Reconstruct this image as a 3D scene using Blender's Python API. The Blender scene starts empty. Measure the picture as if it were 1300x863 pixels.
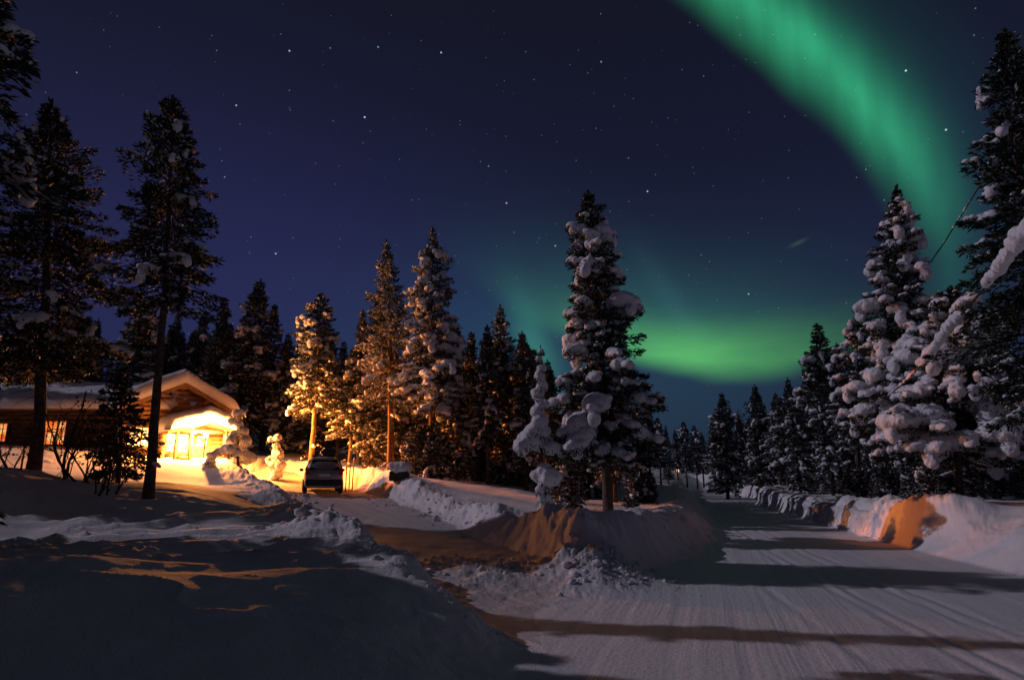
import bpy, bmesh, math, random
import numpy as np
from mathutils import Vector, Matrix

# ------------------------------------------------------------------ scene, camera, sky, moon, exposure
scene = bpy.context.scene
COL = scene.collection
R = math.radians
TILT = R(12.5); FPX = 794.0; CAMZ = 2.0

cam_d = bpy.data.cameras.new('camera'); cam = bpy.data.objects.new('camera', cam_d); COL.objects.link(cam)
cam.location = (0, 0, CAMZ); cam.rotation_euler = (R(90) + TILT, 0, 0)
cam_d.sensor_width = 36; cam_d.lens = 36 * FPX / 1300; cam_d.clip_start = 0.05; cam_d.clip_end = 3000
scene.camera = cam
scene.view_settings.view_transform = 'Standard'; scene.view_settings.look = 'None'
scene.view_settings.exposure = 0.0; scene.view_settings.gamma = 1.0
scene.view_settings.use_curve_mapping = False
scene.render.engine = 'CYCLES'
scene.cycles.use_denoising = True
scene.cycles.max_bounces = 5; scene.cycles.diffuse_bounces = 3; scene.cycles.glossy_bounces = 2
scene.cycles.transmission_bounces = 2; scene.cycles.transparent_max_bounces = 4
scene.cycles.sample_clamp_indirect = 3.0
scene.cycles.caustics_reflective = False; scene.cycles.caustics_refractive = False

MOON_EL = 29.0
MOON_AZ = -81.0            # compass style: 0 = straight ahead (+Y), negative = left
SKY_GAIN = 1.0
LAMP_W = 7000.0
FILL_W = 30000.0

class X:
    """small wrapper so that sky maths can be written as expressions"""
    nt = None
    def __init__(s, sock): s.s = sock
    @staticmethod
    def m(op, *a, clamp=False):
        n = X.nt.nodes.new('ShaderNodeMath'); n.operation = op; n.use_clamp = clamp
        for i, v in enumerate(a):
            if isinstance(v, X): X.nt.links.new(v.s, n.inputs[i])
            else: n.inputs[i].default_value = float(v)
        return X(n.outputs[0])
    def __add__(s, o): return X.m('ADD', s, o)
    __radd__ = __add__
    def __mul__(s, o): return X.m('MULTIPLY', s, o)
    __rmul__ = __mul__
    def __sub__(s, o): return X.m('SUBTRACT', s, o)
    def __rsub__(s, o): return X.m('SUBTRACT', o, s)
    def __truediv__(s, o): return X.m('DIVIDE', s, o)
def gauss(x, w): 
    q = x / w
    return X.m('POWER', 2.718, (q * q) * -1.0)
def sstep(x, a, b):
    n = X.nt.nodes.new('ShaderNodeMapRange'); n.interpolation_type = 'SMOOTHSTEP'; n.clamp = True
    X.nt.links.new(x.s, n.inputs['Value']); n.inputs['From Min'].default_value = a; n.inputs['From Max'].default_value = b
    return X(n.outputs['Result'])

def dir_of(az, el):
    az, el = R(az), R(el)
    return Vector((math.sin(az) * math.cos(el), math.cos(az) * math.cos(el), math.sin(el)))

world = bpy.data.worlds.new('World'); scene.world = world; world.use_nodes = True
nt = world.node_tree; nt.nodes.clear(); X.nt = nt
tc = nt.nodes.new('ShaderNodeTexCoord')
sp = nt.nodes.new('ShaderNodeSeparateXYZ'); nt.links.new(tc.outputs['Generated'], sp.inputs[0])
sx, sy, sz = X(sp.outputs[0]), X(sp.outputs[1]), X(sp.outputs[2])
DEG = 57.29578
az = X.m('ARCTAN2', sx, sy) * DEG
el = X.m('ARCSINE', X.m('MINIMUM', X.m('MAXIMUM', sz, -1.0), 1.0)) * DEG

def wnoise(scale, detail=2.0, stretch=None):
    n = nt.nodes.new('ShaderNodeTexNoise'); n.inputs['Scale'].default_value = scale; n.inputs['Detail'].default_value = detail
    if stretch:
        cb = nt.nodes.new('ShaderNodeCombineXYZ')
        nt.links.new((az * stretch[0]).s, cb.inputs[0]); nt.links.new((el * stretch[1]).s, cb.inputs[1])
        nt.links.new(cb.outputs[0], n.inputs['Vector'])
    else:
        nt.links.new(tc.outputs['Generated'], n.inputs['Vector'])
    return X(n.outputs['Fac'])

def colmul(fac, col):
    n = nt.nodes.new('ShaderNodeVectorMath'); n.operation = 'SCALE'; n.inputs[0].default_value = col
    nt.links.new(fac.s, n.inputs['Scale']); return n.outputs[0]
def coladd(a, b):
    n = nt.nodes.new('ShaderNodeVectorMath'); n.operation = 'ADD'; nt.links.new(a, n.inputs[0]); nt.links.new(b, n.inputs[1])
    return n.outputs[0]

# night blue, brighter and bluer low down, violet towards the left, teal towards the right
low = gauss(el - 12.0, 16.0)
upk = sstep(el, 34.0, 62.0)
base = coladd(colmul(X.m('SUBTRACT', 1.0, upk), (0.0062, 0.0072, 0.0175)), colmul(upk, (0.0105, 0.0088, 0.0105)))
violet = gauss(az + 26.0, 24.0) * gauss(el - 15.0, 15.0)
teal = gauss(az - 8.0, 24.0) * gauss(el - 9.0, 9.0)
tot = coladd(base, colmul(low, (0.0042, 0.0055, 0.0230)))
tot = coladd(tot, colmul(violet, (0.0080, 0.0070, 0.0380)))
tot = coladd(tot, colmul(teal, (0.0060, 0.0280, 0.0350)))
tot = coladd(tot, colmul(gauss(az + 3.0, 9.0) * gauss(el - 14.0, 6.0), (0.0, 0.0090, 0.0160)))
# great green ribbon of the aurora, sharp on its left and fading to the right
edge = 33.9 - 0.0118 * 0.0 - ((el - 17.5) * (el - 17.5)) * 0.0246 - (el - 17.5) * 0.20
rip = (wnoise(1.0, 3.0, (0.16, 0.05)) - 0.5)
d = ((az - edge) + rip * 2.2) / X.m('MAXIMUM', (el - 17.5) * 0.027 + 0.50, 0.3)
ovr = X.m('SUBTRACT', 1.0, sstep(el, 44.0, 62.0))
rise = sstep(d, -1.5, 6.0)
wid = 4.6 + el * 0.0
fall = gauss(X.m('MAXIMUM', d - 4.2, 0.0), 1.0 * 3.5)
lenfade = sstep(el, 15.5, 30.0)
streak = 0.35 + 0.75 * wnoise(1.0, 3.0, (0.55, 0.10)) + 0.55 * wnoise(1.0, 4.0, (0.16, 0.16))
band1 = rise * fall * (0.16 + 0.84 * lenfade) * sstep(el, 6.0, 20.0) * streak * ovr
tot = coladd(tot, colmul(band1, (0.023, 0.330, 0.140)))
veil = sstep(d, 0.0, 8.0) * gauss(X.m('MAXIMUM', d - 7.0, 0.0), 7.0) * sstep(el, 8.0, 22.0) * ovr
tot = coladd(tot, colmul(veil, (0.003, 0.021, 0.021)))
# low arc, sharp lower border, fading upwards
arc = 8.3 + ((az - 22.0) * (az - 22.0)) * 0.0135
rip2 = (wnoise(1.0, 2.0, (0.10, 0.2)) - 0.5)
e = (el - arc) + rip2 * 1.6
up = sstep(e, -0.5, 1.9)
dn = gauss(X.m('MAXIMUM', e - 1.5, 0.0), 2.6)
dn2 = gauss(X.m('MAXIMUM', e - 1.5, 0.0), 6.5)
span = gauss(az - 17.0, 9.5)
patch = 0.45 + 1.1 * wnoise(1.0, 4.0, (0.11, 0.34))
tot = coladd(tot, colmul(up * dn * span * patch, (0.072, 0.330, 0.030)))
tot = coladd(tot, colmul(up * dn2 * gauss(az - 14.0, 11.0), (0.010, 0.070, 0.040)))
ray = gauss(az - 2.0 + (el - 12.0) * 0.32, 1.7) * gauss(el - 11.5, 4.2)
tot = coladd(tot, colmul(ray, (0.016, 0.120, 0.062)))
wisp = gauss(az - 14.0 + (el - 17.0) * 0.55, 1.3) * gauss(el - 16.0, 4.0)
tot = coladd(tot, colmul(wisp, (0.004, 0.016, 0.018)))
meteor = gauss((el - 19.35) - (az - 25.9) * 0.30, 0.16) * gauss(az - 25.9, 0.65)
tot = coladd(tot, colmul(meteor, (0.018, 0.040, 0.022)))
# stars
def stars(scale, rad, gain, keep, shift):
    mp = nt.nodes.new('ShaderNodeVectorMath'); mp.operation = 'ADD'; mp.inputs[1].default_value = shift
    nt.links.new(tc.outputs['Generated'], mp.inputs[0])
    v = nt.nodes.new('ShaderNodeTexVoronoi'); v.voronoi_dimensions = '3D'; v.feature = 'F1'; v.inputs['Scale'].default_value = scale
    nt.links.new(mp.outputs[0], v.inputs['Vector'])
    sc_ = nt.nodes.new('ShaderNodeSeparateColor'); nt.links.new(v.outputs['Color'], sc_.inputs[0])
    bright = X(sc_.outputs[0])
    core = X.m('SUBTRACT', 1.0, sstep(X(v.outputs['Distance']), rad * scale * 0.35, rad * scale))
    amt = core * sstep(bright, keep, 1.0) * gain * sstep(el, 3.0, 14.0)
    mixc = nt.nodes.new('ShaderNodeMix'); mixc.data_type = 'RGBA'
    nt.links.new(sc_.outputs[1], mixc.inputs['Factor'])
    mixc.inputs['A'].default_value = (0.45, 0.55, 1.0, 1); mixc.inputs['B'].default_value = (1.0, 0.93, 0.85, 1)
    s_ = nt.nodes.new('ShaderNodeVectorMath'); s_.operation = 'SCALE'
    nt.links.new(mixc.outputs['Result'], s_.inputs[0]); nt.links.new(amt.s, s_.inputs['Scale'])
    return s_.outputs[0]
tot = coladd(tot, stars(46.0, 0.00125, 0.30, 0.15, (3.1, 1.7, 0.4)))
tot = coladd(tot, stars(75.0, 0.00115, 0.16, 0.20, (1.3, 4.2, 2.9)))
for (sa, se, g, c) in ((-14.68, 31.24, 0.9, (.9, .9, 1)), (35.49, 30.4, 1.1, (.6, .8, 1)), (-0.54, 24.83, .8, (1, .6, .5)),
                       (-21.76, 19.01, .7, (.7, .7, 1)), (37.52, 25.53, .8, (.7, .9, 1)), (13.18, 25.26, .6, (.9, .9, 1)),
                       (-7.37, 36.93, .6, (.8, .85, 1)), (-13.75, 36.77, .5, (.4, .6, 1)), (-26.22, 30.26, .5, (.8, .8, 1)),
                       (-22.1, 35.2, .55, (.9, .9, 1)), (9.2, 36.1, .45, (.5, .6, 1)), (4.2, 21.0, .6, (.6, .7, 1)), (21.5, 15.6, .5, (.8, .9, 1))):
    dv = dir_of(sa, se)
    n = nt.nodes.new('ShaderNodeVectorMath'); n.operation = 'DISTANCE'
    nt.links.new(tc.outputs['Generated'], n.inputs[0]); n.inputs[1].default_value = dv
    core = X.m('SUBTRACT', 1.0, sstep(X(n.outputs['Value']), 0.0004, 0.0016))
    tot = coladd(tot, colmul(core * g, c))
tot_s = nt.nodes.new('ShaderNodeVectorMath'); tot_s.operation = 'SCALE'; nt.links.new(tot, tot_s.inputs[0]); tot_s.inputs['Scale'].default_value = SKY_GAIN
nishi = nt.nodes.new('ShaderNodeTexSky'); nishi.sky_type = 'NISHITA'; nishi.sun_disc = False
nishi.sun_elevation = R(MOON_EL); nishi.sun_rotation = R(MOON_AZ)
b1 = nt.nodes.new('ShaderNodeBackground'); b1.inputs['Strength'].default_value = 1.0; nt.links.new(tot_s.outputs[0], b1.inputs['Color'])
b2 = nt.nodes.new('ShaderNodeBackground'); b2.inputs['Strength'].default_value = 0.0005; nt.links.new(nishi.outputs[0], b2.inputs['Color'])
ad = nt.nodes.new('ShaderNodeAddShader'); nt.links.new(b1.outputs[0], ad.inputs[0]); nt.links.new(b2.outputs[0], ad.inputs[1])
wo = nt.nodes.new('ShaderNodeOutputWorld'); nt.links.new(ad.outputs[0], wo.inputs['Surface'])

moon_d = bpy.data.lights.new('moon', 'SUN'); moon_d.energy = 0.78; moon_d.angle = R(0.5); moon_d.color = (0.87, 0.77, 1.0)
moon = bpy.data.objects.new('moon', moon_d); COL.objects.link(moon)
moon.rotation_euler = (-dir_of(MOON_AZ, MOON_EL)).to_track_quat('-Z', 'Y').to_euler()

# ------------------------------------------------------------------ general helpers
def pix(px, py, D):
    """world point at forward distance D seen at photo pixel (px, py)"""
    u = (px - 650) / FPX; v = (431.5 - py) / FPX
    y = math.cos(TILT) - v * math.sin(TILT); z = math.sin(TILT) + v * math.cos(TILT)
    return (u / y * D, D, CAMZ + z / y * D)

def tag(o, label=None, cat=None, group=None, kind=None):
    if label: o['label'] = label
    if cat: o['category'] = cat
    if group: o['group'] = group
    if kind: o['kind'] = kind
    return o
def empty(name, loc=(0, 0, 0), rz=0.0):
    o = bpy.data.objects.new(name, None); COL.objects.link(o); o.location = loc; o.rotation_euler = (0, 0, rz)
    o.empty_display_size = 0.3
    return o
def link(name, me, parent=None, mats=()):
    o = bpy.data.objects.new(name, me); COL.objects.link(o)
    if parent: o.parent = parent
    for m in mats: me.materials.append(m)
    return o
def np_mesh(name, verts, faces, mi=None, smooth=False):
    """faces: (n,k) int array"""
    faces = np.asarray(faces, dtype=np.int32); verts = np.asarray(verts, dtype=np.float32)
    me = bpy.data.meshes.new(name)
    me.vertices.add(len(verts)); me.vertices.foreach_set('co', verts.ravel())
    n, k = faces.shape
    me.loops.add(n * k); me.loops.foreach_set('vertex_index', faces.ravel())
    me.polygons.add(n); me.polygons.foreach_set('loop_start', np.arange(0, n * k, k, dtype=np.int32))
    if mi is not None: me.polygons.foreach_set('material_index', np.asarray(mi, dtype=np.int32))
    if smooth: me.polygons.foreach_set('use_smooth', np.ones(n, dtype=bool))
    me.update(calc_edges=True); me.validate()
    return me
def bm_mesh(name, bm, smooth=False):
    bmesh.ops.recalc_face_normals(bm, faces=bm.faces)
    me = bpy.data.meshes.new(name); bm.to_mesh(me); bm.free()
    if smooth:
        for p in me.polygons: p.use_smooth = True
    return me
def copy_tree(o, parent=None):
    c = o.copy(); COL.objects.link(c)
    if parent: c.parent = parent
    for ch in list(o.children): copy_tree(ch, c)
    return c

# ---- lattice noise
def _hash(ix, iy, seed):
    h = (ix.astype(np.int64) * 374761393 + iy.astype(np.int64) * 668265263 + seed * 1442695041) & 0xffffffff
    h = ((h ^ (h >> 13)) * 1274126177) & 0xffffffff
    h = h ^ (h >> 16)
    return (h & 0xffffff) / float(0xffffff)
def vnoise(x, y, seed=0):
    ix = np.floor(x); iy = np.floor(y); fx = x - ix; fy = y - iy
    fx = fx * fx * fx * (fx * (fx * 6 - 15) + 10); fy = fy * fy * fy * (fy * (fy * 6 - 15) + 10)
    a = _hash(ix, iy, seed); b = _hash(ix + 1, iy, seed); c = _hash(ix, iy + 1, seed); d_ = _hash(ix + 1, iy + 1, seed)
    return (a + (b - a) * fx) * (1 - fy) + (c + (d_ - c) * fx) * fy
def fbm(x, y, oct_=4, seed=0, gain=0.5):
    s = 0; a = 1; t = 0
    for i in range(oct_):
        s = s + a * vnoise(x * 2 ** i + 17.3 * i, y * 2 ** i - 9.1 * i, seed + i); t += a; a *= gain
    return s / t - 0.5
def ss(x, a, b):  # smoothstep, also for a > b
    t = np.clip((x - a) / (b - a), 0, 1); return t * t * (3 - 2 * t)

# ------------------------------------------------------------------ materials
def mat(name, col, rough=0.8, metal=0.0, noise=None, bump=None, emit=None, spec=0.5):
    m = bpy.data.materials.new(name); m.use_nodes = True
    t = m.node_tree; b = t.nodes['Principled BSDF']
    b.inputs['Base Color'].default_value = (*col, 1); b.inputs['Roughness'].default_value = rough
    b.inputs['Metallic'].default_value = metal; b.inputs['Specular IOR Level'].default_value = spec
    co = t.nodes.new('ShaderNodeTexCoord')
    if noise:
        sc_, col2, det = noise
        n = t.nodes.new('ShaderNodeTexNoise'); n.inputs['Scale'].default_value = sc_; n.inputs['Detail'].default_value = det
        t.links.new(co.outputs['Object'], n.inputs['Vector'])
        r = t.nodes.new('ShaderNodeValToRGB'); r.color_ramp.elements[0].position = 0.35; r.color_ramp.elements[1].position = 0.68
        r.color_ramp.elements[0].color = (*col, 1); r.color_ramp.elements[1].color = (*col2, 1)
        t.links.new(n.outputs['Fac'], r.inputs['Fac']); t.links.new(r.outputs['Color'], b.inputs['Base Color'])
    if bump:
        sc_, st, dist = bump
        n = t.nodes.new('ShaderNodeTexNoise'); n.inputs['Scale'].default_value = sc_; n.inputs['Detail'].default_value = 5
        t.links.new(co.outputs['Object'], n.inputs['Vector'])
        bp = t.nodes.new('ShaderNodeBump'); bp.inputs['Strength'].default_value = st; bp.inputs['Distance'].default_value = dist
        t.links.new(n.outputs['Fac'], bp.inputs['Height']); t.links.new(bp.outputs['Normal'], b.inputs['Normal'])
    if emit:
        b.inputs['Emission Color'].default_value = (*emit[0], 1); b.inputs['Emission Strength'].default_value = emit[1]
    return m

M_snow = mat('fresh_snow', (0.80, 0.785, 0.775), 0.75, bump=(34, 0.55, 0.035), noise=(1.3, (0.86, 0.845, 0.835), 4), spec=0.2)
M_treesnow = mat('tree_snow', (0.76, 0.77, 0.80), 0.8, bump=(14, 0.5, 0.05), noise=(3, (0.84, 0.84, 0.85), 3), spec=0.2)
M_plow = mat('plowed_snow', (0.66, 0.66, 0.68), 0.8, bump=(11, 0.9, 0.10), noise=(2.2, (0.82, 0.82, 0.83), 6), spec=0.2)
M_needle = mat('spruce_needles', (0.016, 0.026, 0.014), 0.65, noise=(2.0, (0.034, 0.046, 0.024), 2), spec=0.25)
M_frost = mat('frosted_needles', (0.30, 0.31, 0.32), 0.8, noise=(4.0, (0.55, 0.56, 0.58), 2), spec=0.2)
M_bark = mat('spruce_bark', (0.060, 0.045, 0.034), 0.9, noise=(7, (0.15, 0.115, 0.085), 6), bump=(22, 0.8, 0.03), spec=0.2)
M_pinebark = mat('pine_bark', (0.11, 0.075, 0.045), 0.9, noise=(5, (0.26, 0.17, 0.10), 6), bump=(18, 0.8, 0.03), spec=0.2)
M_twig = mat('bare_twig', (0.05, 0.038, 0.03), 0.9, noise=(9, (0.09, 0.07, 0.055), 3), spec=0.2)
M_leaf = mat('withered_leaf', (0.07, 0.045, 0.02), 0.8, noise=(6, (0.12, 0.075, 0.03), 3), spec=0.2)
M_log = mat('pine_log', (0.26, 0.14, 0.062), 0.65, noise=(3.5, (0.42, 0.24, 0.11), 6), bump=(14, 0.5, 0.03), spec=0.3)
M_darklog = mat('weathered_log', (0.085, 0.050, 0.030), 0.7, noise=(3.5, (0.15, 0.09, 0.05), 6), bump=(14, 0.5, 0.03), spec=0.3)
M_board = mat('eave_board', (0.17, 0.095, 0.045), 0.6, noise=(5, (0.26, 0.15, 0.075), 5), spec=0.3)
M_frame = mat('window_frame', (0.16, 0.08, 0.035), 0.5, noise=(6, (0.22, 0.12, 0.06), 3))
M_door = mat('door_board', (0.28, 0.15, 0.065), 0.5, noise=(5, (0.36, 0.21, 0.10), 4))
M_metal = mat('dark_metal', (0.03, 0.03, 0.032), 0.4, 0.6, noise=(12, (0.05, 0.05, 0.05), 3))
M_cable = mat('cable_rubber', (0.02, 0.02, 0.022), 0.6, noise=(20, (0.03, 0.03, 0.03), 2))
M_carpaint = mat('silver_paint', (0.30, 0.31, 0.33), 0.35, 0.55, noise=(7, (0.42, 0.42, 0.43), 4))
M_carglass = mat('car_glass', (0.008, 0.009, 0.011), 0.08, noise=(3, (0.02, 0.02, 0.02), 2))
M_tyre = mat('tyre_rubber', (0.018, 0.018, 0.018), 0.85, noise=(20, (0.05, 0.05, 0.05), 3))
M_trim = mat('black_plastic', (0.022, 0.022, 0.024), 0.6, noise=(15, (0.04, 0.04, 0.04), 3))
M_red = mat('tail_lens', (0.32, 0.012, 0.010), 0.2, noise=(20, (0.40, 0.03, 0.02), 2))
M_plate = mat('plate_white', (0.75, 0.75, 0.72), 0.5, noise=(12, (0.65, 0.65, 0.62), 3))
M_rim = mat('alloy_rim', (0.35, 0.35, 0.36), 0.35, 0.8, noise=(10, (0.45, 0.45, 0.45), 2))
M_redpole = mat('stake_red', (0.42, 0.045, 0.02), 0.6, noise=(8, (0.52, 0.09, 0.04), 3))
M_box = mat('tarred_box', (0.03, 0.027, 0.025), 0.8, noise=(6, (0.06, 0.05, 0.045), 4))

def window_glow(name, strength, reddish):
    m = bpy.data.materials.new(name); m.use_nodes = True; t = m.node_tree; b = t.nodes['Principled BSDF']
    co = t.nodes.new('ShaderNodeTexCoord')
    n = t.nodes.new('ShaderNodeTexNoise'); n.inputs['Scale'].default_value = 2.6; n.inputs['Detail'].default_value = 3
    t.links.new(co.outputs['Object'], n.inputs['Vector'])
    r = t.nodes.new('ShaderNodeValToRGB'); e = r.color_ramp.elements
    e[0].position = 0.30; e[1].position = 0.70
    if reddish:
        e[0].color = (0.75, 0.06, 0.008, 1); e[1].color = (1.0, 0.62, 0.26, 1); k = e.new(0.5); k.color = (1.0, 0.22, 0.03, 1)
    else:
        e[0].color = (1.0, 0.30, 0.05, 1); e[1].color = (1.0, 0.78, 0.40, 1); k = e.new(0.5); k.color = (1.0, 0.50, 0.13, 1)
    t.links.new(n.outputs['Fac'], r.inputs['Fac'])
    b.inputs['Base Color'].default_value = (0.1, 0.05, 0.02, 1)
    t.links.new(r.outputs['Color'], b.inputs['Emission Color']); b.inputs['Emission Strength'].default_value = strength
    b.inputs['Roughness'].default_value = 0.15
    return m
M_glow_red = window_glow('lit_pane_amber', 1.15, True)
M_glow_hot = window_glow('lit_pane_bright', 7.0, False)
M_bulb = mat('lamp_globe', (0.9, 0.8, 0.6), 0.3, emit=((1.0, 0.62, 0.22), 40.0), noise=(5, (0.8, 0.7, 0.5), 2))
M_farbulb = mat('far_lamp_globe', (0.9, 0.6, 0.4), 0.3, emit=((1.0, 0.42, 0.14), 2.2), noise=(5, (0.8, 0.6, 0.4), 2))

# packed road snow: wheel streaks run along the road
def road_material(name, ang, c1, c2):
    m = bpy.data.materials.new(name); m.use_nodes = True; t = m.node_tree; b = t.nodes['Principled BSDF']
    b.inputs['Roughness'].default_value = 0.62; b.inputs['Specular IOR Level'].default_value = 0.3
    co = t.nodes.new('ShaderNodeTexCoord')
    mp = t.nodes.new('ShaderNodeMapping'); mp.inputs['Rotation'].default_value = (0, 0, ang); mp.vector_type = 'POINT'
    t.links.new(co.outputs['Object'], mp.inputs['Vector'])
    mp2 = t.nodes.new('ShaderNodeMapping'); mp2.inputs['Scale'].default_value = (5.5, 0.06, 1)
    nd = t.nodes.new('ShaderNodeTexNoise'); nd.inputs['Scale'].default_value = 0.35; nd.inputs['Detail'].default_value = 2
    t.links.new(co.outputs['Object'], nd.inputs['Vector'])
    vs = t.nodes.new('ShaderNodeVectorMath'); vs.operation = 'MULTIPLY_ADD'; vs.inputs[1].default_value = (0.22, 0.22, 0)
    t.links.new(nd.outputs['Color'], vs.inputs[0]); t.links.new(mp.outputs[0], vs.inputs[2])
    t.links.new(vs.outputs[0], mp2.inputs['Vector'])
    n1 = t.nodes.new('ShaderNodeTexNoise'); n1.inputs['Scale'].default_value = 1.0; n1.inputs['Detail'].default_value = 7; n1.inputs['Roughness'].default_value = 0.62
    t.links.new(mp2.outputs[0], n1.inputs['Vector'])
    n2 = t.nodes.new('ShaderNodeTexNoise'); n2.inputs['Scale'].default_value = 16; n2.inputs['Detail'].default_value = 6
    t.links.new(co.outputs['Object'], n2.inputs['Vector'])
    ad_ = t.nodes.new('ShaderNodeMath'); ad_.operation = 'MULTIPLY_ADD'; ad_.inputs[1].default_value = 0.45
    t.links.new(n2.outputs['Fac'], ad_.inputs[0]); t.links.new(n1.outputs['Fac'], ad_.inputs[2])
    nm_ = t.nodes.new('ShaderNodeTexNoise'); nm_.inputs['Scale'].default_value = 0.42; nm_.inputs['Detail'].default_value = 3
    t.links.new(co.outputs['Object'], nm_.inputs['Vector'])
    mr = t.nodes.new('ShaderNodeMapRange'); mr.inputs['From Min'].default_value = .38; mr.inputs['From Max'].default_value = .66; mr.inputs['To Min'].default_value = .15; mr.inputs['To Max'].default_value = 1.0
    t.links.new(nm_.outputs['Fac'], mr.inputs['Value'])
    ml = t.nodes.new('ShaderNodeMath'); ml.operation = 'MULTIPLY'; t.links.new(n1.outputs['Fac'], ml.inputs[0]); t.links.new(mr.outputs['Result'], ml.inputs[1])
    a2 = t.nodes.new('ShaderNodeMath'); a2.operation = 'MULTIPLY_ADD'; a2.inputs[1].default_value = 0.40
    t.links.new(n2.outputs['Fac'], a2.inputs[0]); t.links.new(ml.outputs[0], a2.inputs[2])
    bp = t.nodes.new('ShaderNodeBump'); bp.inputs['Strength'].default_value = 0.62; bp.inputs['Distance'].default_value = 0.045
    t.links.new(a2.outputs[0], bp.inputs['Height']); t.links.new(bp.outputs['Normal'], b.inputs['Normal'])
    r = t.nodes.new('ShaderNodeValToRGB'); r.color_ramp.elements[0].position = 0.45; r.color_ramp.elements[1].position = 0.95
    r.color_ramp.elements[0].color = (*c1, 1); r.color_ramp.elements[1].color = (*c2, 1)
    t.links.new(ad_.outputs[0], r.inputs['Fac']); t.links.new(r.outputs['Color'], b.inputs['Base Color'])
    return m
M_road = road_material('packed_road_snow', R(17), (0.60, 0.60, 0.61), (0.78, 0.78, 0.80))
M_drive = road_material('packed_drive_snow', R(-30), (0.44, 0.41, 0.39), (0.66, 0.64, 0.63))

# ------------------------------------------------------------------ the ground: one height function
CP = []
def cp(px, py, D): CP.append(pix(px, py, D))
for a in ((60, 700, 9.6), (300, 680, 12.4), (455, 672, 12.3), (520, 752, 7.8), (600, 802, 7.0), (190, 632, 15.5), (30, 674, 13), (200, 715, 9.0), (350, 712, 9.4), (200, 611, 20), (250, 625, 19), (110, 618, 19), (45, 597, 18),
          (330, 607, 27), (245, 588, 31), (150, 598, 27), (190, 585, 31), (100, 576, 31), (20, 573, 30), (290, 590, 30.5), (-60, 590, 24), (320, 640, 20), (380, 655, 17),
          (470, 612, 27.5), (545, 612, 29), (545, 604, 34), (630, 612, 36), (630, 640, 23), (660, 652, 19.5), (720, 655, 18), (770, 656, 21), (830, 650, 21), (700, 625, 34),
          (780, 618, 40), (352, 590, 36), (400, 590, 39), (1150, 640, 25), (1215, 634, 24), (1200, 641, 17.5), (1290, 640, 17), (1265, 640, 15.8), (1380, 640, 16), (1050, 634, 34)):
    cp(*a)
CP += [(-3, 3.6, .28), (-2, 5.0, .44), (-5, 3.6, .3), (-4.8, 5.4, .76), (-2.4, 6.4, .70), (-6.8, 4.8, .78), (-9, 6, .9), (-14, 10, 1.3), (-6, 1, .3), (-20, 4, 1.6), (0, -6, .3), (-1, 1, .3), (-30, 25, 3.0), (-45, 35, 3.8), (-45, 70, 6), (-22, 50, 4.4), (-20, 80, 5.5),
       (-5, 55, 3.0), (6, 60, 2.0), (0, 100, 4), (-60, 130, 8), (30, 60, 1.5), (40, 40, 1.7), (60, 60, 2.5), (60, 130, 4), (45, 15, 1.6), (20, 4, 1.0), (14, -5, .8), (30, -10, 1.2),
       (-30, -20, 2), (0, -40, 1), (60, -40, 2), (-80, 0, 4), (100, 20, 3), (-100, 100, 9), (0, 200, 6), (100, 200, 6), (-100, 200, 10), (130, 100, 5)]
CP = np.array(CP)
_xy = CP[:, :2]
def _tps_k(d2):
    return np.where(d2 > 1e-9, d2 * np.log(np.maximum(d2, 1e-9)) * 0.5, 0.0)
_n = len(CP)
_A = np.zeros((_n + 3, _n + 3))
_d2 = ((_xy[:, None, :] - _xy[None, :, :]) ** 2).sum(-1)
_A[:_n, :_n] = _tps_k(_d2) + np.eye(_n) * 0.6
_A[:_n, _n] = 1; _A[:_n, _n + 1:] = _xy; _A[_n, :_n] = 1; _A[_n + 1:, :_n] = _xy.T
_W = np.linalg.solve(_A, np.concatenate([CP[:, 2], np.zeros(3)]))
def tps(x, y):
    out = np.full(x.shape, _W[_n]) + _W[_n + 1] * x + _W[_n + 2] * y
    for i in range(_n):
        out += _W[i] * _tps_k((x - _xy[i, 0]) ** 2 + (y - _xy[i, 1]) ** 2)
    return out

RL = np.array([(-20, -0.5), (5.0, 0.3), (7.0, 0.4), (9.5, 0.2), (12.0, 1.0), (13.5, 2.0), (16, 4.2), (21, 6.6), (30, 9.3), (39, 11.9), (60, 17.2), (100, 27.5), (160, 43), (260, 70)])
RR = np.array([(-20, 7.5), (5, 9.2), (10, 9.9), (13.5, 10.5), (18, 11.3), (22, 12.2), (35, 15.0), (47, 17.6), (49, 20.6), (70, 22.8), (74, 22.2), (100, 30.5), (160, 46.5), (260, 74)])
def road_d(x, y):
    l = np.interp(y, RL[:, 0], RL[:, 1]); r = np.interp(y, RR[:, 0], RR[:, 1])
    return x - l, r - x
def road_z(y): return np.interp(y, [0, 25, 40, 70, 110, 200, 300], [0, 0, .12, .42, .95, 1.9, 3.0])
DRV = np.array([(2.8, 8.4, 0.0, 2.2), (-0.1, 12.2, .10, 1.75), (-2.2, 16.4, .36, 1.7), (-4.3, 21.0, .78, 1.8), (-6.6, 25.6, 1.10, 1.9), (-8.9, 29.8, 1.32, 2.1), (-11.6, 33.6, 1.75, 2.2), (-14.2, 36.2, 2.4, 1.6)])
def drive_d(x, y):
    best = np.full(x.shape, -1e9); bz = np.zeros(x.shape)
    for i in range(len(DRV) - 1):
        a, b = DRV[i], DRV[i + 1]; v = b[:2] - a[:2]; L2 = (v ** 2).sum()
        t = np.clip(((x - a[0]) * v[0] + (y - a[1]) * v[1]) / L2, 0, 1)
        dd = np.hypot(x - a[0] - t * v[0], y - a[1] - t * v[1])
        w = (a[3] + t * (b[3] - a[3])) - dd; z = a[2] + t * (b[2] - a[2])
        k = w > best; best = np.where(k, w, best); bz = np.where(k, z, bz)
    return best, bz

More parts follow.
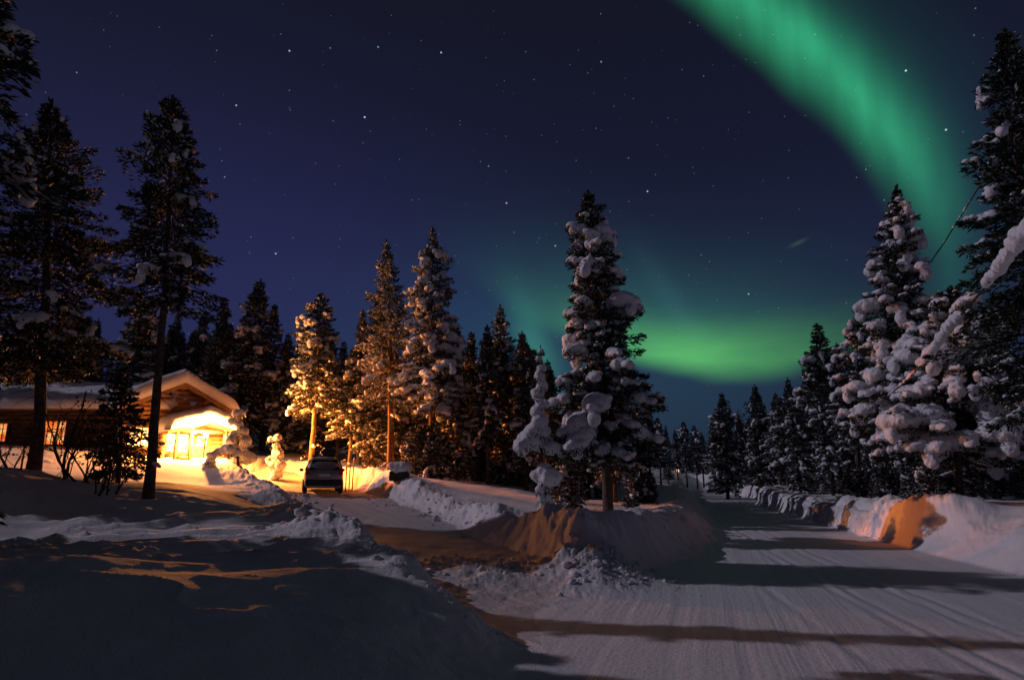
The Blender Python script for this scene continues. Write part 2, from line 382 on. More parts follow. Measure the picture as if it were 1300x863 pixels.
def wobf(x, y): return 0.5 * fbm(x * 0.45, y * 0.45, 3, 41) + 0.36 * fbm(x * 1.7, y * 1.7, 3, 43) + 0.14 * fbm(x * 5.0, y * 5.0, 2, 47)
def ground(x, y):
    x = np.asarray(x, dtype=float); y = np.asarray(y, dtype=float)
    r = np.hypot(x, y)
    h = tps(x, y)
    dl, dr = road_d(x, y); dd, dz = drive_d(x, y)
    wob = wobf(x, y)
    inroad = np.minimum(dl + 0.9 * wob, dr + 0.25 * wob)
    ind = dd + 0.8 * wob
    out = np.maximum(-inroad, 0); outd = np.maximum(-ind, 0); om = np.minimum(out, outd)
    # soft drifts and crusted ridges on the open snow
    left = ss(-x - 0.15 * y, -1.0, 2.5)
    h = h + 0.35 * (1 - np.exp(-((x + 15) ** 2 + (y - 28) ** 2) / 60)) * fbm(x * 0.22, y * 0.22, 3, 3) * ss(om, 0.5, 4) * ss(r, 4, 10)
    qq, pp_ = x * .43 - y * .9, x * .9 + y * .43
    h = h + left * 0.17 * fbm(qq * 0.46 + 3 + .6 * fbm(pp_ * .2, qq * .2, 2, 29), pp_ * 0.13, 3, 19, .45) * ss(om, 0.3, 1.6) * ss(y, 5.6, 7.5) * (1 - ss(y, 17, 21))
    rx, ry = x * 0.92 + y * 0.38, y * 0.92 - x * 0.38
    rid = 1 - np.abs(fbm(rx * 0.28 + 5, ry * 0.95, 3, 7)) * 4.2
    h = h + left * 0.15 * np.maximum(rid, 0) ** 3 * ss(om, 0.3, 1.6) * ss(y, 6.0, 8.5) * (1 - ss(y, 15, 19))
    rid2 = 1 - np.abs(fbm(x * 0.5 + y * 0.2, y * 1.3, 2, 77)) * 4.0
    h = h + left * 0.06 * np.maximum(rid2, 0) ** 3 * ss(y, 5.0, 7.0) * ss(om, 0.3, 1.2) * ss(fbm(x * 0.2, y * 0.2, 2, 12), -0.1, 0.2)
    h = h + 0.020 * fbm(x * 4.3, y * 4.3, 3, 15) * (1 - ss(y, 14, 22)) + 0.06 * fbm(x * 1.1, y * 1.1, 4, 9) * ss(om, 0.0, 1.0)
    h = h - .45 * np.exp(-((x + 12.8) ** 2 + (y - 26.8) ** 2) / 7) + 0.15 * fbm(x * 5.3, y * 5.3, 4, 87, .6) * np.exp(-((om - 0.7) / 0.9) ** 2) * ss(y, 9, 12) * (1 - ss(y, 30, 40))
    # plough ridge thrown up beside road and drive
    chunk = 0.55 + 1.1 * np.maximum(fbm(x * 1.4, y * 1.4, 4, 21) + 0.25, 0)
    lump = np.abs(fbm(x * 2.6, y * 2.6, 4, 33))
    leftside = dl < 0
    h = h + (0.7 - .4 * ss(y, 20, 24) * (x < -6)) * (.3 + .7 * ss(y, 8.5, 12.5)) * fbm(x * .55, y * .55, 3, 81) * np.exp(-((om - 1.2) / 1.0) ** 2) + (.1 + .24 * ss(y, 8.5, 12.5)) * np.abs(fbm(x * 2.3, y * 2.3, 4, 83, .6)) * np.exp(-((om - 0.8) / 1.0) ** 2) * (1 - ss(y, 30, 50))
    h = h + np.where(leftside, 0.12, 0.16) * np.exp(-((om - 0.95) / 0.55) ** 2) * chunk * (1 - ss(y, 60, 110))
    h = h + 0.30 * lump * np.exp(-((om - 0.55) / 0.6) ** 2) * np.where(leftside, 1, .2) * (1 - ss(y, 45, 70))
    # the tall curled bank on the left road side
    h = h + 0.06 * np.exp(-((out - 1.15) / 0.7) ** 2) * leftside * ss(y, 12.5, 15) * (1 - ss(y, 34, 46)) * (outd > 0)
    zr = road_z(y) + 0.015 * fbm(x * 1.2, y * 0.3, 3, 51)
    groove = (np.maximum(vnoise((x - 0.29 * y) * 5.0, y * 0.04 + 3, 61) - 0.55, 0) * 0.05) * ss(inroad, 0.2, 1.5)
    zr = zr - groove
    for q_, dp in ((3.0, .035), (3.35, .03), (4.1, .04), (4.4, .03), (5.6, .025)):
        zr = zr - dp * np.exp(-((dr - q_ + .25 * fbm(y * .12 + q_, y * 0, 2, 65)) / .075) ** 2) * (.4 + 1.2 * vnoise(y * 1.1, y * 0 + q_, 66)) + dp * .5 * np.exp(-((dr - q_ - .17 + .25 * fbm(y * .12 + q_, y * 0, 2, 65)) / .07) ** 2) * vnoise(y * 3.1, y * 0 + q_, 67)
    zd = dz + 0.05 * fbm(x * 2.0, y * 2.0, 4, 55) + 0.05 * fbm(x * 0.7, y * 0.7, 2, 56)
    # rough shoved snow in the mouth of the drive
    mouth = np.exp(-(((x + 0.2) * 0.42) ** 2 + ((y - 13.2) * 0.45) ** 2))
    zd = zd + 0.22 * mouth * np.maximum(fbm(x * 2.2, y * 2.2, 5, 58, 0.6) + 0.18, 0)
    wd = ss(ind, -1.05, 0.05); h = h * (1 - wd) + zd * wd
    lw = ss(dl + 0.9 * wob, -1.9, 0.05); rw = ss(dr + 0.25 * wob, -0.55 - 3.0 * ss(y, 19.5, 16.5) * ss(y, 4, 8), 0.05)
    md_ = ss(y, 19.5, 16.5) * ss(y, 4, 8); rw = rw * (1 - md_) + md_ * (1 - np.sqrt(np.clip(1 - rw, 0, 1))) * ss(rw, 0, .05)
    w = np.minimum(lw, rw)
    spill = 0.10 * np.maximum(fbm(x * 2.4, y * 2.4, 5, 71, 0.6) + 0.1, 0) * np.exp(-(np.maximum(dl, 0) / 0.9) ** 2) * ss(y, 9, 11) * (1 - ss(y, 20, 30))
    h = h * (1 - w) + (zr + spill) * w
    # rough shoved heap on the nose between drive and road
    g = 0.85 * np.exp(-(((x - 1.5) / 1.05) ** 2 + ((y - 13.9) / 1.5) ** 2) ** 1.2) * (0.75 + 1.1 * fbm(x * 1.3, y * 1.3, 4, 91)) + 0.30 * np.abs(fbm(x * 3.0, y * 3.0, 4, 93, .6)) * np.exp(-(((x - 1.5) / 1.5) ** 2 + ((y - 13.6) / 1.9) ** 2))
    h = np.maximum(h, g + 0.03) * .6 + .4 * (h + np.maximum(g, 0) * np.exp(-np.maximum(h, 0) * 2))
    return h
def gh(x, y): return float(ground(np.array([x]), np.array([y]))[0])

def build_ground():
    inner = np.linspace(-50, 50, 1300); outer_l = np.linspace(-180, -50.6, 150); outer_r = np.linspace(50.6, 179.2, 150)
    th = np.radians(np.concatenate([outer_l, inner, outer_r])); nt_ = len(th)
    rr = np.concatenate([[0.02, 0.6, 1.2, 1.7], np.geomspace(2.1, 70, 520), np.geomspace(72, 900, 60)]); nr = len(rr)
    Rr, Th = np.meshgrid(rr, th, indexing='ij')
    x = Rr * np.sin(Th); y = Rr * np.cos(Th)
    z = ground(x.ravel(), y.ravel()).reshape(x.shape)
    far = ss(Rr, 150, 320); z = z * (1 - far) + 4.0 * far
    V = np.stack([x, y, z], -1).reshape(-1, 3)
    i = np.arange(nr - 1)[:, None]; j = np.arange(nt_)[None, :]; j2 = (j + 1) % nt_
    F = np.stack([i * nt_ + j, i * nt_ + j2, (i + 1) * nt_ + j2, (i + 1) * nt_ + j], -1).reshape(-1, 4)[:, ::-1]
    c = V[F].mean(1)
    wob = wobf(c[:, 0], c[:, 1])
    dl, dr = road_d(c[:, 0], c[:, 1]); dd, _ = drive_d(c[:, 0], c[:, 1])
    isroad = (np.minimum(dl + .9 * wob, dr + .25 * wob) > -0.02) & (c[:, 1] < 260) & (c[:, 1] > -20)
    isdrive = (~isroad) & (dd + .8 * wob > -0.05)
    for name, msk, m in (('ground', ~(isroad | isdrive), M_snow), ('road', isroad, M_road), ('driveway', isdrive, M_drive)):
        f = F[msk]; ids, inv = np.unique(f, return_inverse=True)
        me = np_mesh(name, V[ids], inv.reshape(-1, 4), smooth=True)
        o = link(name, me, None, [m]); tag(o, kind='structure')
        o['label'] = {'ground': 'deep rolling snow cover with drifts, crust ridges and ploughed edges', 'road': 'packed snow road with wheel streaks leading into the forest',
                      'driveway': 'packed snow driveway curving up to the parked car'}[name]
build_ground()

# ------------------------------------------------------------------ ploughed snow walls (lofts) and debris
def snow_wall(name, pts, hts, thick, label, seed, rough=1.0, group=None):
    pts = np.array(pts, float); seg = np.hypot(*np.diff(pts, axis=0).T); s = np.concatenate([[0], np.cumsum(seg)])
    n = int(s[-1] / 0.07); t = np.linspace(0, s[-1], n)
    cx = np.interp(t, s, pts[:, 0]); cy = np.interp(t, s, pts[:, 1]); hh = np.interp(t, s, hts)
    dx = np.gradient(cx); dy = np.gradient(cy); l = np.hypot(dx, dy); nx, ny = dy / l, -dx / l   # outward (away from road) = right side
    prof = []
    for k in range(13): prof.append((-0.08 + 0.16 * (k / 12) , -0.12 + 1.05 * (k / 12)))          # face
    for k in range(1, 9):
        a = math.pi / 2 * k / 8; prof.append((0.08 + 0.16 * math.sin(a) * 1.2, 0.93 + 0.10 * math.sin(a)))
    for k in range(1, 7): prof.append((0.27 + thick * k / 6, 1.03 - 0.25 * (k / 6) ** 2))
    prof.append((0.3 + thick, -0.2))
    P = np.array(prof); m = len(P)
    U = t[:, None] * np.ones(m)[None]; K = np.ones(n)[:, None] * np.arange(m)[None]
    off = np.ones(n)[:, None] * P[:, 0][None]; zz = hh[:, None] * P[:, 1][None]
    face = ss(K, -1, 2) * (1 - ss(K, 16, 22))
    scal = (fbm(U * 0.8, K * 0.03 + 2, 4, seed, .6) * 0.62 + fbm(U * 3.1, K * 0.30, 5, seed + 5, .62) * 0.30) * rough
    off = off + face * scal
    zz = zz + (fbm(U * 1.2, off * 1.5, 4, seed + 3) * 0.30) * ss(K, 8, 14) * hh[:, None]
    endf = ss(t, 0, 0.9) * ss(s[-1] - t, 0, 0.9)
    zz = np.where(zz > 0, zz * (0.15 + 0.85 * endf[:, None]), zz)
    x = cx[:, None] + nx[:, None] * off; y = cy[:, None] + ny[:, None] * off
    base = ground(cx, cy); base = np.minimum(base, road_z(cy) + 0.02)
    z = base[:, None] + zz - 0.05
    V = np.stack([x, y, z], -1).reshape(-1, 3)
    i = np.arange(n - 1)[:, None]; j = np.arange(m - 1)[None]
    F = np.stack([i * m + j, (i + 1) * m + j, (i + 1) * m + j + 1, i * m + j + 1], -1).reshape(-1, 4)
    me = np_mesh(name, V, F, smooth=True)
    o = link(name, me, None, [M_plow]); tag(o, label, 'snow bank', group)
    return o
snow_wall('snow_bank', [(12.25, 21.4), (12.9, 24.5), (14.0, 29.5), (15.2, 35), (16.5, 41), (17.8, 47)], [.82, .9, .9, .9, .9, .85], 0.9,
          'steep plough cut snow wall with orange lit patches along the right road edge', 101)
snow_wall('snow_bank', [(20.6, 48.5), (21.4, 55), (22.2, 62), (22.9, 69)], [.95, 1.0, .95, .9], 1.4,
          'distant low snow wall beyond the end of the scalloped one', 131, 0.7)

_ico = bmesh.new(); bmesh.ops.create_icosphere(_ico, subdivisions=2, radius=1.0)
ICO_V = np.array([v.co[:] for v in _ico.verts]); ICO_F = np.array([[v.index for v in f.verts] for f in _ico.faces]); _ico.free()
_ico = bmesh.new(); bmesh.ops.create_icosphere(_ico, subdivisions=1, radius=1.0)
ICO1_V = np.array([v.co[:] for v in _ico.verts]); ICO1_F = np.array([[v.index for v in f.verts] for f in _ico.faces]); _ico.free()

def spheres_mesh(S, low=False, jit=0.0, rng=None):
    """S: list of (x,y,z,rx,ry,rz)"""
    tv, tf = (ICO1_V, ICO1_F) if low else (ICO_V, ICO_F)
    S = np.asarray(S, float); n = len(S); k = len(tv)
    V = tv[None] * S[:, None, 3:6]
    if jit: V = V * (1 + jit * (rng.random((n, k, 1)) - 0.5))
    V = V + S[:, None, :3]
    F = tf[None] + (np.arange(n) * k)[:, None, None]
    return V.reshape(-1, 3), F.reshape(-1, 3)

def fuse(name, V, F, voxel, smooth_it=4, wob=0.03):
    """union of lumps into one soft snow skin"""
    me = np_mesh(name + '_raw', V, F)
    o = bpy.data.objects.new('tmp', me); COL.objects.link(o)
    md = o.modifiers.new('r', 'REMESH'); md.mode = 'VOXEL'; md.voxel_size = voxel; md.use_smooth_shade = True
    ms = o.modifiers.new('s', 'SMOOTH'); ms.factor = 0.5; ms.iterations = smooth_it
    dg = bpy.context.evaluated_depsgraph_get(); dg.update()
    out = bpy.data.meshes.new_from_object(o.evaluated_get(dg)); out.name = name
    bpy.data.objects.remove(o); bpy.data.meshes.remove(me)
    n = len(out.vertices); co = np.empty(n * 3, np.float32); out.vertices.foreach_get('co', co); co = co.reshape(-1, 3)
    no = np.empty(n * 3, np.float32); out.vertices.foreach_get('normal', no); no = no.reshape(-1, 3)
    dsp = fbm(co[:, 0] * 4 + co[:, 2] * 2.2, co[:, 1] * 4 + co[:, 2] * 3.1, 4, 5, .65) * wob * 4
    co = co + no * dsp[:, None]
    out.vertices.foreach_set('co', co.ravel().astype(np.float32)); out.update()
    out.polygons.foreach_set('use_smooth', np.ones(len(out.polygons), dtype=bool))
    return out

def debris():
    rng = np.random.default_rng(5); S = []
    def line(pts, n, spread, rmin, rmax):
        pts = np.array(pts); 
        for _ in range(n):
            i = rng.integers(0, len(pts) - 1); t = rng.random(); p = pts[i] * (1 - t) + pts[i + 1] * t + rng.normal(0, spread, 2)
            r = rmin + (rmax - rmin) * rng.random() ** 3
            S.append([p[0], p[1], 0, r * rng.uniform(.8, 1.4), r * rng.uniform(.8, 1.4), r * rng.uniform(.6, 1)])
    line([(1.2, 12.3), (1.9, 13.2), (2.2, 13.6)], 120, .4, .015, .10)
    line([(-3.2, 13.2), (-1.2, 14.2), (1.2, 13.6), (2.2, 12.6)], 420, .6, .012, .08)
    line([(-0.6, 8.2), (-1.6, 9.4), (-2.6, 11.2)], 60, .3, .015, .08)
    line([(-1.2, 18.8), (-3.2, 22.5), (-5.4, 26.2), (-7.0, 28.5)], 120, .4, .02, .10)
    line([(-7.8, 24.0), (-9.6, 27.2), (-10.8, 29.0)], 110, .4, .02, .12)
    line([(-3.9, 12.2), (-4.6, 12.6), (-5.2, 13.0)], 46, .2, .03, .12)
    line([(12.0, 21), (14, 30), (17, 46)], 90, .1, .02, .08)
    S = np.array(S); S[:, 2] = ground(S[:, 0], S[:, 1]) + S[:, 5] * 0.25
    V, F = spheres_mesh(S, True, 0.5, rng)
    o = link('snow_debris', np_mesh('snow_debris', V, F, smooth=False), None, [M_plow])
    tag(o, 'loose clods of ploughed snow scattered along the drive and road edges', 'snow clods', kind='stuff')
debris()

# ------------------------------------------------------------------ trees
def tube(path, rad, sides=8):
    path = np.asarray(path, float); n = len(path)
    tg = np.gradient(path, axis=0); tg /= np.linalg.norm(tg, axis=1, keepdims=True) + 1e-9
    ref = np.where(np.abs(tg[:, 2:3]) > 0.9, np.array([[1.0, 0, 0]]), np.array([[0, 0, 1.0]]))
    a = np.cross(tg, ref); a /= np.linalg.norm(a, axis=1, keepdims=True) + 1e-9; b = np.cross(tg, a)
    an = np.linspace(0, 2 * np.pi, sides, endpoint=False)
    V = path[:, None] + (a[:, None] * np.cos(an)[None, :, None] + b[:, None] * np.sin(an)[None, :, None]) * np.asarray(rad)[:, None, None]
    V = V.reshape(-1, 3); i = np.arange(n - 1)[:, None]; j = np.arange(sides)[None]; j2 = (j + 1) % sides
    F = np.stack([i * sides + j, i * sides + j2, (i + 1) * sides + j2, (i + 1) * sides + j], -1).reshape(-1, 4)
    return V, F
class Acc:
    def __init__(s): s.V = []; s.F = []; s.M = []; s.n = 0
    def add(s, V, F, m=0):
        s.V.append(V); s.F.append(F + s.n); s.M.append(np.full(len(F), m)); s.n += len(V)
    def mesh(s, name, smooth=False):
        return np_mesh(name, np.concatenate(s.V), np.concatenate(s.F), np.concatenate(s.M), smooth)

def spruce(h, r, cs, seed, snow=1.0, pillow=1.0, dens=1.0, frost=0.25, lean=(0, 0), voxel=0.042, droop=1.0, dome=0.0, tw=1.0, bark=None, vis_side=None, deadlow=True, leafscale=1.0):
    """returns (trunk, crown, snow) meshes of one snow laden spruce"""
    rng = np.random.default_rng(seed)
    zz = np.linspace(-0.4, h, 18); wob = np.cumsum(rng.normal(0, 0.018, (18, 2)), axis=0)
    ax = np.stack([wob[:, 0] + lean[0] * (zz / h) ** 1.2 * (zz > 0), wob[:, 1] + lean[1] * np.maximum(zz / h, 0) ** 1.2, zz], -1)
    ax[:, 0] = np.nan_to_num(ax[:, 0])
    rt = tw * (0.011 * h + 0.03) * (1 - np.clip(zz / h, 0, 1)) ** 0.8 + 0.012
    rt[0] *= 1.35; rt[1] *= 1.12
    tr = Acc(); V, F = tube(ax, rt, 9); tr.add(V, F)
    def axis(z): return np.array([np.interp(z, zz, ax[:, 0]), np.interp(z, zz, ax[:, 1]), z])
    cr = Acc(); S = []
    ph = rng.random(6) * 6.28
    z = cs * h; levels = []
    while z < h - 0.12:
        levels.append(z); z += rng.uniform(0.16, 0.27) * (0.7 + 0.3 * h / 12)
    tufts_p = []; tufts_d = []; tufts_l = []; tufts_w = []; tufts_m = []
    for z in levels:
        t = (z - cs * h) / (h * (1 - cs))
        prof = (1 - t) ** (0.80 - 0.45 * dome) * (0.62 + 0.38 * min(1, t / 0.16 + 0.1)) * min(1.0, (1 - t) / 0.22 + 0.12) ** 0.7 + 0.04
        nb = int(rng.integers(4, 7)) if t < .93 else 4
        a0 = rng.random() * 6.28
        for k in range(nb):
            a = a0 + 6.283 * k / nb + rng.normal(0, .25)
            lump = 1 + 0.22 * math.sin(2 * a + ph[0] + z * 0.9) + 0.16 * math.sin(3 * a + ph[1] - z * 1.7) + 0.10 * math.sin(z * 3.1 + ph[2])
            L = r * prof * lump * rng.uniform(0.60, 1.18)
            if rng.random() < 0.08: L *= 1.3
            L = max(L, 0.10)
            up = (0.55 * t - 0.12 * droop) + rng.normal(0, .08)
            sag = (0.55 - 0.25 * t) * droop * L * 0.55
            n = 7; s = np.linspace(0, 1, n)
            ddir = np.array([math.cos(a), math.sin(a)])
            bx = ddir[0] * L * s; by = ddir[1] * L * s
            bz = L * up * s - sag * s ** 1.7 + 0.10 * L * s ** 4
            P = axis(z)[None] + np.stack([bx, by, bz], -1)
            V, F = tube(P, np.linspace(0.012 + 0.010 * L, 0.004, n), 3); cr.add(V, F, 1)
            lat = np.array([-ddir[1], ddir[0], 0])
            cnt = int((14 + L * 88) * dens)
            q = rng.random(cnt) ** 0.75 * 0.92 + 0.08
            wl = 0.30 * L * np.sin(np.clip(q, 0, 1) * 2.6 + 0.35) + 0.03
            sd = rng.uniform(-1, 1, cnt)
            base = np.stack([np.interp(q, s, P[:, i]) for i in range(3)], -1)
            base = base + lat[None] * (sd * wl)[:, None]
            base[:, 2] -= np.abs(sd) * wl * 0.35 + rng.random(cnt) * 0.16 * (0.4 + L * 0.3)
            dv = np.stack([ddir[0] * 0.75 + lat[0] * sd * 0.9, ddir[1] * 0.75 + lat[1] * sd * 0.9, -0.28 * droop + 0.5 * t + rng.normal(0, .28, cnt)], -1) + rng.normal(0, .22, (cnt, 3))
            dv /= np.linalg.norm(dv, axis=1, keepdims=True)
            tufts_p.append(base); tufts_d.append(dv)
            tufts_l.append(rng.uniform(0.09, 0.20, cnt) * leafscale); tufts_w.append(rng.uniform(0.018, 0.034, cnt) * leafscale)
            tufts_m.append((rng.random(cnt) < frost * (0.6 + 0.8 * (rng.random() < .5))).astype(int) * 2)
            # snow
            am = snow * (0.34 + 0.30 * math.sin(1.3 * a + ph[3] + z * 1.4) + 0.22 * math.sin(2.1 * z + ph[4] + 2 * a) + 0.55 * rng.random())
            if am > 0.22 and L > 0.14:
                nsn = max(2, int(L * 5.0))
                wk = rng.random()
                big = pillow * min(1.0, .35 + (1 - t) / .25) * (0.46 if wk < 0.45 else 0.78 if wk < .84 else 1.25)
                start = rng.uniform(0.42, 0.75)
                for q_ in np.linspace(start, 1.0, nsn):
                    c = np.array([np.interp(q_, s, P[:, i]) for i in range(3)])
                    rad = (0.040 + 0.062 * rng.random()) * big * min(1.25, .55 + L * .5) * (0.75 + 0.5 * math.sin(q_ * 3.0)) * min(1, 0.6 + am * .4)
                    c = c + lat * rng.normal(0, 0.10 * L * .6) + np.array([0, 0, rad * 0.55])
                    S.append([*c, rad * rng.uniform(1, 1.35), rad * rng.uniform(1, 1.35), rad * rng.uniform(.75, 1.0)])
                    kk = 11; aa = rng.random(kk) * 6.28; rr2 = rad * rng.uniform(.55, 1.3, kk)
                    tufts_p.append(c[None] + np.stack([np.cos(aa) * rr2, np.sin(aa) * rr2, -rad * rng.uniform(.1, .9, kk)], -1))
                    d3 = np.stack([np.cos(aa) * .8, np.sin(aa) * .8, rng.normal(-.45, .35, kk)], -1); tufts_d.append(d3 / np.linalg.norm(d3, axis=1, keepdims=True))
                    tufts_l.append(rng.uniform(.08, .17, kk) * leafscale); tufts_w.append(rng.uniform(.014, .028, kk) * leafscale); tufts_m.append((rng.random(kk) < frost).astype(int) * 2)
                if wk > 0.84 and L > .45:
                    c = P[-1] - np.array([0, 0, 0.07 * big])
                    S.append([*c, .07 * big, .07 * big, .09 * big])
    # leader and tip twigs
    for k in range(int(40 * dens)):
        zt = h - rng.random() * 0.5; c = axis(min(zt, h)); a = rng.random() * 6.28
        tufts_p.append(c[None]); tufts_d.append(np.array([[math.cos(a) * .5, math.sin(a) * .5, .8]])); tufts_l.append(np.array([.16])); tufts_w.append(np.array([.03])); tufts_m.append(np.array([0]))
    if deadlow:
        for k in range(int(14 * cs * h / 3)):
            z = rng.uniform(0.12, 1.0) * cs * h; a = rng.random() * 6.28; L = rng.uniform(.3, 1.0)
            s = np.linspace(0, 1, 5); P = axis(z)[None] + np.stack([math.cos(a) * L * s, math.sin(a) * L * s, -0.35 * L * s ** 1.5], -1)
            V, F = tube(P, np.linspace(.014, .004, 5), 3); cr.add(V, F, 1)
            if rng.random() < .45 * snow:
                for q_ in (.5, .75, 1.0): 
                    c = axis(z) + np.array([math.cos(a) * L * q_, math.sin(a) * L * q_, -.35 * L * q_ ** 1.5 + .03]); rr_ = rng.uniform(.04, .08)
                    S.append([*c, rr_ * 1.3, rr_ * 1.3, rr_ * .8])
    Pp = np.concatenate(tufts_p); Dd = np.concatenate(tufts_d); Ll = np.concatenate(tufts_l)[:, None]; Ww = np.concatenate(tufts_w)[:, None]; Mm = np.concatenate(tufts_m)
    rv = rng.normal(0, 1, Pp.shape); sd_ = np.cross(Dd, rv); sd_ /= np.linalg.norm(sd_, axis=1, keepdims=True) + 1e-9
    n = len(Pp)
    Q = np.stack([Pp, Pp + Dd * Ll * .5 + sd_ * Ww, Pp + Dd * Ll, Pp + Dd * Ll * .5 - sd_ * Ww], 1).reshape(-1, 3)
    FQ = np.arange(n * 4).reshape(-1, 4)
    cr.V.append(Q); cr.F.append(FQ + cr.n); cr.M.append(Mm); cr.n += len(Q)
    trunk = tr.mesh('trunk', True); crown = cr.mesh('crown')
    sn = None
    if S:
        V, F = spheres_mesh(S)
        sn = fuse('snow_clumps', V, F, voxel, 2, 0.042)
        sn.materials.append(M_treesnow)
    trunk.materials.append(bark or M_bark)
    for m in (M_needle, M_twig, M_frost): crown.materials.append(m)
    return trunk, crown, sn

def make_tree(name, meshes, loc, rz, label, group=None, scale=None, cat='tree'):
    o = empty(name, loc, rz); tag(o, label, cat, group)
    for nm, me in zip(('trunk', 'crown', 'snow_clumps'), meshes):
        if me is not None: link(nm, me, o)
    if scale: o.scale = scale
    return o

def hero(name, px, py, D, ptop, label, r, cs, seed, leanpx=0, **kw):
    x, y, z = pix(px, py, D); z = gh(x, y)
    zt = pix(px, ptop, D)[2]; h = zt - z
    lean = (pix(px + leanpx, ptop, D)[0] - x, 0)
    return make_tree(name, spruce(h, r, cs, seed, lean=lean, **kw), (x, y, z), 0.0, label, 'snowy trees around the clearing')

# individually shaped trees
hero('spruce_tree', 772, 655, 21.5, 246, 'tall pillow laden spruce standing alone beside the road bank, left of the low green arc', 1.5, .17, 11, -26, snow=1.25, pillow=2.5, dens=1.8, frost=.20, dome=.65)
hero('spruce_tree', 1152, 642, 25, 237, 'tall spruce with rosy snow lumps and bare leader under the end of the green ribbon', 1.75, .20, 12, -14, snow=1.25, pillow=2.5, dens=1.6, frost=.16, dome=.1)
hero('spruce_tree', 1216, 638, 22.5, 365, 'stout rounded spruce buried in big snow pillows behind the long snow sleeve', 1.95, .22, 13, -14, snow=1.4, pillow=2.9, dens=1.5, frost=.15, dome=.9)
hero('spruce_tree', 1342, 640, 14.5, 40, 'very tall dark spruce cut by the right photo edge, cable passing behind it', 1.65, .22, 14, -70, snow=.34, pillow=1.4, dens=1.2, frost=.10)
hero('spruce_tree', 190, 632, 16, 125, 'slim dark spruce with long bare trunk standing in front of the lit cabin', 1.55, .46, 15, 30, tw=.75, snow=.5, pillow=1.25, dens=1.25, frost=.12, dome=.15)
hero('spruce_tree', 42, 598, 18, 128, 'broad dark spruce before the cabin wing windows', 2.25, .27, 16, 22, snow=.4, pillow=1.15, dens=1.2, frost=.12, dome=.3)
hero('spruce_tree', -128, 720, 7.6, -170, 'huge near spruce whose snowy branch ends reach into the top left corner', 1.75, .57, 17, 0, snow=.75, pillow=1.5, dens=1.5, frost=.08, dome=.5)
hero('pine_tree', 394, 592, 37, 372, 'orange glowing snowy pine with bare trunk right behind the parked car', 1.95, .36, 18, 12, snow=1.0, pillow=1.6, frost=.15, bark=M_pinebark, dome=.45)
hero('spruce_tree', 495, 606, 33, 306, 'tall thin topped spruce of sparse crown, orange lit low down, right of the car', 1.75, .30, 19, -4, snow=.6, pillow=1.1, frost=.42, bark=M_pinebark)
hero('spruce_tree', 547, 612, 31.5, 291, 'tall full spruce with white snow lumps, orange below, behind the snow capped box', 1.85, .26, 20, 4, snow=1.1, pillow=2.1, frost=.36, bark=M_pinebark, dome=.2)
hero('spruce_tree', 636, 612, 36, 387, 'mid sized spruce with faint orange lower snow, left of the thin frosted sapling', 1.5, .15, 21, 0, snow=1.0, pillow=1.5, frost=.28, dome=.3)
hero('spruce_tree', 1092, 646, 33, 388, 'spruce with rosy lumps and crooked bare trunk left of the tall right hand pair', 1.6, .28, 22, -6, snow=1.0, pillow=1.6, frost=.18, dome=.2)
hero('spruce_tree', 1034, 640, 41, 444, 'full dark snowy spruce above the middle of the snow wall', 1.75, .14, 23, -2, snow=1.0, pillow=1.5, frost=.2, dome=.3)
hero('spruce_tree', 150, 612, 19.5, 470, 'drooping dark young spruce masking the left side of the lit gable', .8, .12, 24, 4, snow=.35, pillow=1.0, frost=.08, dome=.5)

# forest: a handful of grown trees, copied
rngF = random.Random(77)
PROTO = []
for i, (h, r, cs, sn, pl, dm) in enumerate(((10, 1.45, .16, 1.0, 1.4, .2), (10, 1.25, .28, .85, 1.3, .1), (10, 1.65, .22, 1.05, 1.6, .35), (10, 1.1, .34, .7, 1.2, .0), (10, 1.5, .10, 1.1, 1.5, .3), (10, 1.0, .22, .55, 1.1, .15), (10, 1.75, .30, .9, 1.9, .5), (10, 1.3, .12, .4, 1.3, .0))):
    PROTO.append(spruce(h, r, cs, 300 + i, snow=sn, pillow=pl, dens=.75, frost=.24, voxel=.07, dome=dm, leafscale=1.25))
SAP = []
for i, (h, r, sn) in enumerate(((2.4, .55, 1.3), (2.0, .6, 1.5), (2.8, .5, 1.2))):
    SAP.append(spruce(h, r, .04, 340 + i, snow=sn, pillow=1.25, dens=1.0, frost=.3, voxel=.05, dome=.5, deadlow=False))

TREEPOS = []
_first = {}
def forest_tree(x, y, h, label, group, kind='spruce_tree', proto=None, pool=PROTO, hp=10.0, wide=1.0):
    i = rngF.randrange(len(pool)) if proto is None else proto
    key = (id(pool), i)
    z = gh(x, y) - 0.1
    s = h / hp; w = s * rngF.uniform(.85, 1.15) * wide
    if key not in _first:
        o = make_tree(kind, pool[i], (x, y, z), 0, label, group); _first[key] = o
    else:
        o = copy_tree(_first[key]); o['label'] = label; o['group'] = group; o.name = kind
    o.location = (x, y, z); o.rotation_euler = (rngF.gauss(0, .015), rngF.gauss(0, .015), rngF.uniform(0, 6.28)); o.scale = (w, w, s)
    TREEPOS.append((x, y))
    return o

